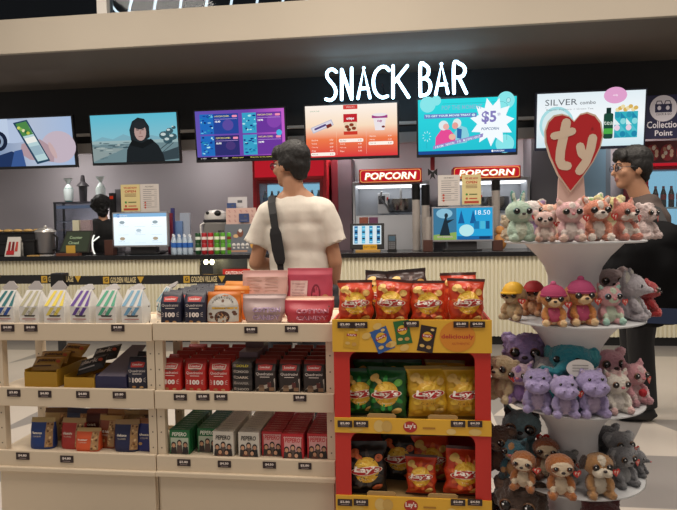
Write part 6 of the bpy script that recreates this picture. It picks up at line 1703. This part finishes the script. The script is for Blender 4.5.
# fourth tier
P_('raccoon', '6a868e', '9aa6aa', 'slate teal plush raccoon at the back left of the fourth tier', 3, 522, 413, .03, -15, c3='1c1c20')
P_('fluffy', '4a3428', '6a5040', 'dark brown shaggy plush at the left edge of the fourth tier', 3, 501, 430, -.03, -35)
P_('cat', '3a6a78', 'a87a4a', 'teal and orange speckled plush under the raccoon', 3, 515, 442, -.08, -30, c3='1c3038')
P_('sloth', 'a0602c', 'd8c4a8', 'orange brown plush sloth at the left of the fourth tier front', 3, 524, 453, -.16, -20, c3='6a3a1c')
P_('sloth', 'a4622c', 'd8c4a8', 'orange brown plush sloth in the middle of the fourth tier front', 3, 559, 456, -.205, 2, c3='7a4420')
P_('sloth', '8e4c28', 'd0b898', 'darker plush sloth peeking between the two front sloths', 3, 546, 440, -.06, -8, c3='5a3018')
P_('bulldog', 'a87c4c', 'd8ccb8', 'tan and white plush bulldog with droopy ears right of the sloths', 3, 597, 455, -.19, 8, c3='3a2a24')
P_('koala', '76767a', '9a9a9c', 'grey plush koala right of the bulldog', 3, 621, 449, -.1, 25)
P_('bear', '606064', '88888c', 'dark grey plush bear at the back right of the fourth tier', 3, 605, 428, .06, 15)
P_('koala', '848488', 'a4a4a6', 'mid grey plush koala between the dark grey bear and front koala', 3, 618, 434, .0, 20)
P_('mouse', '707074', '8c8c90', 'grey plush mouse with big ears hanging out at the right edge', 3, 637, 452, -.02, 60, rx=0)
P_('bear', '6c6c6c', '9a9894', 'small grey plush bear behind the sloths by the column', 3, 566, 440, -.09, 0, hk=.66)
# fifth tier
P_('fluffy', '3e2c22', '5a4234', 'dark brown shaggy plush on the lowest tier in view', 4, 521, 486, -.12, -20)
P_('owl', '5a2a2c', '9a4a40', 'dark red plush owl at the front of the lowest tier', 4, 600, 503, -.16, 5)
P_('bear', '2c2828', '4a4444', 'black plush bear at the left edge of the lowest tier', 4, 497, 496, -.04, -30)
# ================================================================ people
skinm = M('b8886a', .55, var=.05, vs=20, name='skin'); lipm = M('a06a5a', .5)


def headblobs(c, yaw, k=1.0):
    R = Matrix.Rotation(yaw, 3, 'Z'); T = lambda p: tuple(V3(c) + R @ (V3(p) * k))
    B = [('e', T((0, .015, .035)), tuple(x * k for x in (.076, .094, .084)), R, skinm), ('e', T((0, -.025, -.03)), tuple(x * k for x in (.062, .068, .084)), R, skinm), ('e', T((0, -.05, -.088)), tuple(x * k for x in (.038, .036, .028)), R, skinm),
         ('c', T((0, -.09, .005)), T((0, -.108, -.028)), .009 * k, .013 * k, skinm), ('e', T((0, -.086, -.06)), tuple(x * k for x in (.024, .012, .01)), R, lipm), ('e', T((0, -.082, .02)), tuple(x * k for x in (.05, .018, .014)), R, skinm)]
    for q in (-1, 1): B += [('e', T((q * .077, .012, -.012)), tuple(x * k for x in (.011, .022, .032)), R, skinm), ('e', T((q * .04, -.065, -.025)), tuple(x * k for x in (.024, .026, .024)), R, skinm)]
    return B, T, R


def headparts(t, c, yaw, k, hairc, glasses, fringe=True):
    R = Matrix.Rotation(yaw, 3, 'Z'); T = lambda p: tuple(V3(c) + R @ (V3(p) * k)); hm = M(hairc, .6, var=.3, vs=60, bump=.6, bs=120)
    r = lambda *x: tuple(v * k for v in x)
    H = [('e', T((0, .025, .058)), r(.09, .102, .088), R, hm), ('e', T((0, .065, .005)), r(.076, .055, .07), R, hm), ('e', T((.062, .03, .02)), r(.03, .062, .055), R, hm), ('e', T((-.062, .03, .02)), r(.03, .062, .055), R, hm), ('e', T((0, .07, -.045)), r(.055, .035, .04), R, hm)]
    if fringe: H += [('e', T((0, -.062, .09)), r(.066, .038, .034), R, hm), ('e', T((.04, -.068, .068)), r(.035, .022, .028), R, hm), ('e', T((-.04, -.068, .068)), r(.035, .022, .028), R, hm)]
    fuse('hair', H, .007, t, sm=5, disp=.004, dfreq=120, dvec=(1, 1, .35))
    for q in (-1, 1):
        a = MB(); a.ell(T((q * .033, -.081, .004)), r(.014, .01, .009), M('e8e0dc', .3), R, 10, 7); a.ell(T((q * .033, -.0895, .004)), r(.006, .004, .006), M('1c1210', .2), R, 8, 6); a.build('eye', t, smooth=True)
        a = MB(); a.tube([T((q * .014, -.096, .026)), T((q * .034, -.093, .031)), T((q * .054, -.078, .025))], .003 * k, hm, 6); a.build('eyebrow', t)
    if glasses:
        a = MB(); g = M('26262a', .3)
        for q in (-1, 1):
            a.tube([T((q * .036 + .024 * math.cos(w), -.104 + .006 * abs(math.cos(w)), .002 + .019 * math.sin(w))) for w in [2 * PI * i / 14 for i in range(14)]], .0022 * k, g, 6, True); a.tube([T((q * .06, -.1, .006)), T((q * .082, -.02, .008)), T((q * .082, .02, -.005))], .0022 * k, g, 6)
        a.tube([T((-.012, -.106, .004)), T((.012, -.106, .004))], .002 * k, g, 6); gl = a.build('glasses', t)
        a = MB()
        for q in (-1, 1):
            ring = [T((q * .036 + .023 * math.cos(w), -.104 + .006 * abs(math.cos(w)), .002 + .018 * math.sin(w))) for w in [2 * PI * i / 14 for i in range(14)]]; a.poly(ring, glassmat('c8d4f0', .15))
        a.build('lenses', gl)


def hand(w, d, side, curl=.5, up=V3((0, 0, 1)), k=1.0):
    """blobs of a relaxed hand: wrist w, direction d, thumb towards side"""
    w = V3(w); d = V3(d).normalized(); s = V3(side).normalized(); n = d.cross(s).normalized(); B = [('c', tuple(w), tuple(w + d * .045), .026, .03, skinm), ('c', tuple(w + d * .05 + s * .02), tuple(w + d * .085 + s * .022), .019, .016, skinm), ('c', tuple(w + d * .05 - s * .018), tuple(w + d * .082 - s * .02), .018, .015, skinm)]
    for i, (o, L) in enumerate(((.03, .068), (.011, .076), (-.009, .07), (-.028, .055))):
        p0 = w + d * .085 + s * o; p1 = p0 + (d * .9 + n * curl * .4).normalized() * L * .5; p2 = p1 + (d * .6 + n * curl).normalized() * L * .5
        B += [('c', tuple(p0), tuple(p1), .0095, .009, skinm), ('c', tuple(p1), tuple(p2), .009, .0078, skinm)]
    p0 = w + d * .035 + s * .03; p1 = p0 + (d * .6 + s * .7 + n * .3).normalized() * .04; p2 = p1 + (d * .9 + s * .2 + n * .4).normalized() * .03
    return B + [('c', tuple(p0), tuple(p1), .013, .011, skinm), ('c', tuple(p1), tuple(p2), .011, .009, skinm)]


def legs(L, R_, hipz, fwd, trouser, shoe, t, w=.085):
    fwd = V3(fwd).normalized(); B = []
    for h in (L, R_):
        h = V3(h); kn = V3((h.x, h.y, .49)) + fwd * .015; an = V3((h.x, h.y, .09)) - fwd * .02
        B += [('c', (h.x, h.y, hipz), tuple(kn), w + .012, w * .78, trouser), ('f', tuple(kn), tuple(an), w * .78, w * .68, trouser), ('c', tuple(kn), tuple(kn), w * .78, w * .78, trouser)]
        a = MB(); c = an + fwd * .06; yaw = math.atan2(fwd.y, fwd.x) - PI / 2; R3 = Matrix.Rotation(yaw, 3, 'Z')
        fuse('shoe', [('e', (c.x, c.y, .04), (.046, .135, .036), R3, shoe), ('e', tuple(V3((an.x, an.y, .055))), (.042, .06, .052), R3, shoe), ('f', (c.x - fwd.x * .1, c.y - fwd.y * .1, .012), (c.x + fwd.x * .1, c.y + fwd.y * .1, .012), .011, .011, shoe)], .007, t, sm=2)
    m = (V3(L) + V3(R_)) / 2
    B.append(('e', (m.x, m.y, hipz + .02), (.17, .12, .13), Matrix.Rotation(math.atan2(fwd.y, fwd.x) - PI / 2, 3, 'Z'), trouser))
    return B


# ---- man in the white shirt, back to the viewer, head turned left
Yw = 3.3; w_ = lambda px, py, dy=0.: tuple(at(px, py, Yw + dy))
c0 = at(296, 300, Yw); man = thing('person', 'person with short black hair in white t-shirt seen from behind, head turned left', 'person', (c0.x, Yw, 0))
tsh = M('d9d1c5', .85, var=.03, vs=6, bump=.5, bs=26); trm = M('2a2c34', .8)
hc = V3(w_(290.5, 166)); kH = 1.0
HB, T_, R3 = headblobs(hc, rad(-122), kH)
elL, elR = V3(w_(256, 263, .0)), V3(w_(335, 262, .02)); wrL = elL + V3((.12, .2, -.03)); wrR = V3(w_(334.5, 287, .08))
B = HB + [('c', tuple(hc + V3((.012, -.01, -.08))), w_(295, 201), .056, .062, skinm), ('c', w_(268, 216), tuple(elL), .044, .042, skinm), ('c', tuple(elL), tuple(wrL), .042, .028, skinm), ('c', w_(324, 214), tuple(elR), .044, .042, skinm), ('c', tuple(elR), tuple(wrR), .041, .028, skinm),
         ('e', w_(296, 225), (.16, .09, .22), None, skinm), ('e', w_(297, 262), (.15, .09, .2), None, skinm)]
B += hand(wrL, (.7, .7, -.05), (0, .2, 1), .5); B += hand(wrR, (0, .2, -1), (-1, .2, 0), .7)
B += legs(V3((c0.x - .1, Yw, 0)), V3((c0.x + .1, Yw, 0)), .9, (0, 1, 0), trm, M('3a3a3e', .6), man)
fuse('body', B, .008, man, sm=3)
headparts(man, hc, rad(-122), kH, '14110f', True)
SB = [('e', w_(296, 216), (.195, .118, .13), None, tsh), ('e', w_(297, 236), (.185, .122, .2), None, tsh), ('e', w_(298, 262), (.168, .12, .2), None, tsh), ('f', w_(298, 270), w_(298, 312), .155, .165, tsh), ('e', w_(298, 285), (.172, .125, .16), None, tsh),
      ('c', w_(267, 213), w_(325, 210.5), .062, .062, tsh), ('c', w_(284, 202, .01), w_(268, 211), .045, .06, tsh), ('c', w_(308, 201, .01), w_(324, 209), .045, .06, tsh), ('e', w_(296, 203), (.085, .075, .05), None, tsh),
      ('f', w_(268, 209), w_(255.5, 244.5), .055, .074, tsh), ('f', w_(324, 206.5), w_(336, 243.5), .055, .072, tsh)]
fuse('t_shirt', SB, .01, man, sm=3, disp=.014, dfreq=12, dvec=(1.3, .8, .6))
# strap and bag
sb = thing('sling_bag', 'black sling bag with wide padded strap on the back of the white shirt', 'bag', w_(283, 300, -.16))
def ribbon(pts, w, th, mat):
    a = MB(); P = [V3(p) for p in pts]; rows = []
    for i, p in enumerate(P):
        d = (P[min(i + 1, len(P) - 1)] - P[max(i - 1, 0)]).normalized(); ou = V3((0, -1, .15)); s = d.cross(ou).normalized(); ou = s.cross(d).normalized(); wi = w[i] if isinstance(w, list) else w
        rows.append([a.V(p + s * x * wi / 2 + ou * y * th / 2) for x, y in ((-1, -1), (1, -1), (1, 1), (-1, 1))])
    for A, B_ in zip(rows[:-1], rows[1:]):
        for k in range(4): a.fa((A[k], A[(k + 1) % 4], B_[(k + 1) % 4], B_[k]), mat)
    a.fa(rows[0], mat); a.fa(rows[-1], mat); return a
bm = M('17171a', .7)
ribbon([w_(276, 196, .06), w_(272, 196.5, -.03), w_(271.5, 203, -.095), w_(273, 214, -.128), w_(275, 228, -.142), w_(277.5, 244, -.146), w_(280, 262, -.145), w_(281.5, 276, -.146), w_(283, 292, -.15)], [.042, .042, .042, .042, .04, .04, .036, .03, .03], .006, bm).build('strap', sb)
ribbon([w_(274.5, 228, -.148), w_(275.5, 234, -.152), w_(278, 250, -.154), w_(280, 260, -.153), w_(280.5, 264, -.15)], [.044, .062, .064, .056, .04], .012, M('1e1e21', .8)).build('strap_pad', sb)
fuse('pouch', [('e', w_(284, 308, -.19), (.13, .05, .09), None, bm)], .01, sb, sm=2)
pz_ = V3(wrR) + V3((0, -.045, -.11)); gp = fuse('drawstring_pouch', [('e', tuple(pz_ + V3((.0, -.02, .03))), (.042, .045, .06), None, M('38383c', .6)), ('c', tuple(pz_ + V3((0, -.02, .07))), tuple(pz_ + V3((0, -.02, .1))), .03, .034, M('38383c', .6))], .006, None, tuple(pz_ + V3((0, -.02, -.03))), sm=2, disp=.004, dfreq=40)
tag(gp, 'dark grey pouch held in the right hand of the man in white', 'pouch')

# ---- man at the right in profile
pf = onfloor(634, 416); Yr = pf.y; r_ = lambda px, py, dy=0.: tuple(at(px, py, Yr + dy))
pr = thing('person', 'person with glasses and dark brown t-shirt in left profile behind plush stand', 'person', (pf.x, Yr, 0))
shm = M('4a3e3a', .85, bump=.2, bs=14); bkm = M('141417', .75)
hc = V3(r_(631, 169)); HB, T_, R3 = headblobs(hc, rad(-84), 1.06)
Rx = Matrix.Rotation(rad(-90), 3, 'Z')
sN, sF = V3(r_(648, 214, -.19)), V3(r_(640, 212, .19)); eN = V3(r_(654, 258, -.24)); eF = V3(r_(640, 258, .22)); wN = eN + V3((-.2, .02, -.06)); wF = eF + V3((-.2, 0, .04))
B = HB + [('c', tuple(hc + V3((.02, 0, -.09))), r_(643, 202), .06, .062, skinm), ('c', tuple(sN), tuple(eN), .05, .042, skinm), ('c', tuple(eN), tuple(wN), .042, .028, skinm), ('c', tuple(sF), tuple(eF), .05, .042, skinm), ('c', tuple(eF), tuple(wF), .042, .028, skinm), ('e', r_(645, 235), (.12, .16, .25), None, skinm)]
B += hand(wN, (-1, 0, -.1), (0, 0, 1), .5) + hand(wF, (-1, 0, .1), (0, 0, 1), .5)
hx = at(637, 330, Yr).x
B += legs(V3((hx, Yr - .1, 0)), V3((hx + .02, Yr + .1, 0)), .88, (-1, 0, 0), bkm, M('0f0f11', .5), pr, .1)
fuse('body', B, .009, pr, sm=3)
headparts(pr, hc, rad(-84), 1.06, '120f0e', True)
SB = [('e', r_(645, 220), (.13, .2, .13), None, shm), ('e', r_(644, 246), (.14, .19, .22), None, shm), ('e', r_(643, 276), (.145, .185, .22), None, shm), ('f', r_(642, 280), r_(641, 318), .15, .15, shm), ('c', tuple(sN), tuple(sF), .07, .07, shm), ('e', r_(644, 203), (.095, .12, .06), None, shm), ('f', tuple(sN), r_(652, 246, -.23), .073, .082, shm), ('f', tuple(sF), r_(642, 246, .22), .073, .082, shm)]
fuse('t_shirt', SB, .011, pr, sm=3, disp=.016, dfreq=12, dvec=(1, 1, .6))
nyl = M('0a0a0c', .75, spec=.12, bump=.4, bs=9)
bg = thing('duffel_bag', 'large black nylon bag carried against the side of the person in brown', 'bag', r_(652, 320, -.42))
fuse('bag_body', [('e', r_(648, 272, -.42), (.25, .11, .24), None, nyl), ('e', r_(668, 276, -.40), (.24, .12, .27), None, nyl), ('e', r_(640, 296, -.42), (.18, .1, .2), None, nyl), ('c', r_(655, 240, -.40), r_(690, 248, -.40), .1, .12, nyl)], .014, bg, sm=3, disp=.045, dfreq=9, dvec=(1, 1, .7))
ribbon([r_(672, 240, -.44), r_(664, 225, -.34), r_(656, 209, -.27), r_(650, 206.5, -.19), r_(648, 210, -.07)], .05, .007, bm).build('strap', bg)
# ---- dark clad person behind the counter
Ys = 7.17; s_ = lambda px, py, dy=0.: tuple(at(px, py, Ys + dy)); pf = at(104, 250, Ys)
stf = thing('person', 'person with bushy black hair in black uniform behind the counter, facing away left', 'person', (pf.x, Ys, 0))
hc = V3(s_(101, 205)); HB, T_, R3 = headblobs(hc, rad(-150), .95)
blk = M('121214', .8); a1, a2 = V3(s_(96, 223, -.05)), V3(s_(112, 224, .05)); e1, e2 = V3(s_(92, 240, -.12)), V3(s_(114, 242, .1)); w1, w2 = V3(s_(86, 246, -.08)), V3(s_(103, 247, .12))
B = HB + [('c', tuple(hc + V3((.01, -.01, -.07))), s_(104, 221), .05, .055, skinm), ('c', tuple(a1), tuple(e1), .056, .048, blk), ('c', tuple(e1), tuple(w1), .045, .032, blk), ('c', tuple(a2), tuple(e2), .056, .048, blk), ('c', tuple(e2), tuple(w2), .045, .032, blk), ('e', s_(104, 232), (.16, .1, .17), None, blk), ('e', s_(105, 248), (.15, .1, .2), None, blk), ('c', tuple(a1), tuple(a2), .06, .06, blk)]
B += hand(w1, (-1, .1, -.1), (0, 0, 1), .5) + hand(w2, (-1, .1, -.1), (0, 0, 1), .5)
B += legs(V3((pf.x - .1, Ys, 0)), V3((pf.x + .1, Ys, 0)), .82, (-1, .3, 0), blk, M('0f0f11', .5), stf)
fuse('body', B, .009, stf, sm=3)
headparts(stf, hc, rad(-150), .95, '0c0a0a', False)
hm = M('0c0a0a', .7, bump=.6, bs=80)
fuse('hair_volume', [('e', tuple(hc + V3((0, 0, .03))), (.12, .115, .1), None, hm), ('e', tuple(hc + V3((-.05, -.03, -.01))), (.07, .07, .07), None, hm), ('e', tuple(hc + V3((.03, -.03, -.07))), (.075, .07, .09), None, hm)], .01, stf, sm=2, disp=.02, dfreq=30)
for t in protos:
    st = [t]
    while st:
        o = st.pop(); st += list(o.children)
        bpy.data.objects.remove(o)
# ================================================================ light
W = bpy.data.worlds.new('world'); SC.world = W; W.use_nodes = True
W.node_tree.nodes['Background'].inputs[0].default_value = lin('c6beb6'); W.node_tree.nodes['Background'].inputs[1].default_value = .5


def area(name, loc, size, power, col, rot=(0, 0, 0), sy=None):
    l = bpy.data.lights.new(name, 'AREA'); l.energy = power; l.color = lin(col)[:3]; l.size = size
    if sy: l.shape = 'RECTANGLE'; l.size_y = sy
    o = bpy.data.objects.new(name, l); COL.objects.link(o); o.location = loc; o.rotation_euler = rot
    return o


area('lobby_ceiling_light', (-1.6, 1.2, 4.2), 1.2, 62, 'fff2e4')
area('lobby_ceiling_light', (1.2, 1.0, 4.2), 1.2, 62, 'fff2e4')
area('lobby_ceiling_light', (-.5, 3.6, 4.2), 1.2, 85, 'fff3e4')
area('lobby_ceiling_light', (-3.2, 3.4, 4.2), 1.2, 85, 'fff3e4')
area('lobby_ceiling_light', (2.2, 3.4, 4.2), 1.2, 75, 'fff3e4')
for x in (-4.5, -2.6, -.8, 1.0, 2.6):
    area('bar_ceiling_light', (x, 7.12, ZK - .01), .3, 10 if x < -2 else 12, 'fffaf4')
area('wall_washer', (-4.2, 7.55, 1.0), .4, 16, 'fff8f0', (rad(180), 0, 0))
SC.view_settings.view_transform = 'Standard'; SC.view_settings.look = 'None'
SC.view_settings.exposure = 0; SC.view_settings.gamma = 1
SC.view_settings.use_curve_mapping = False
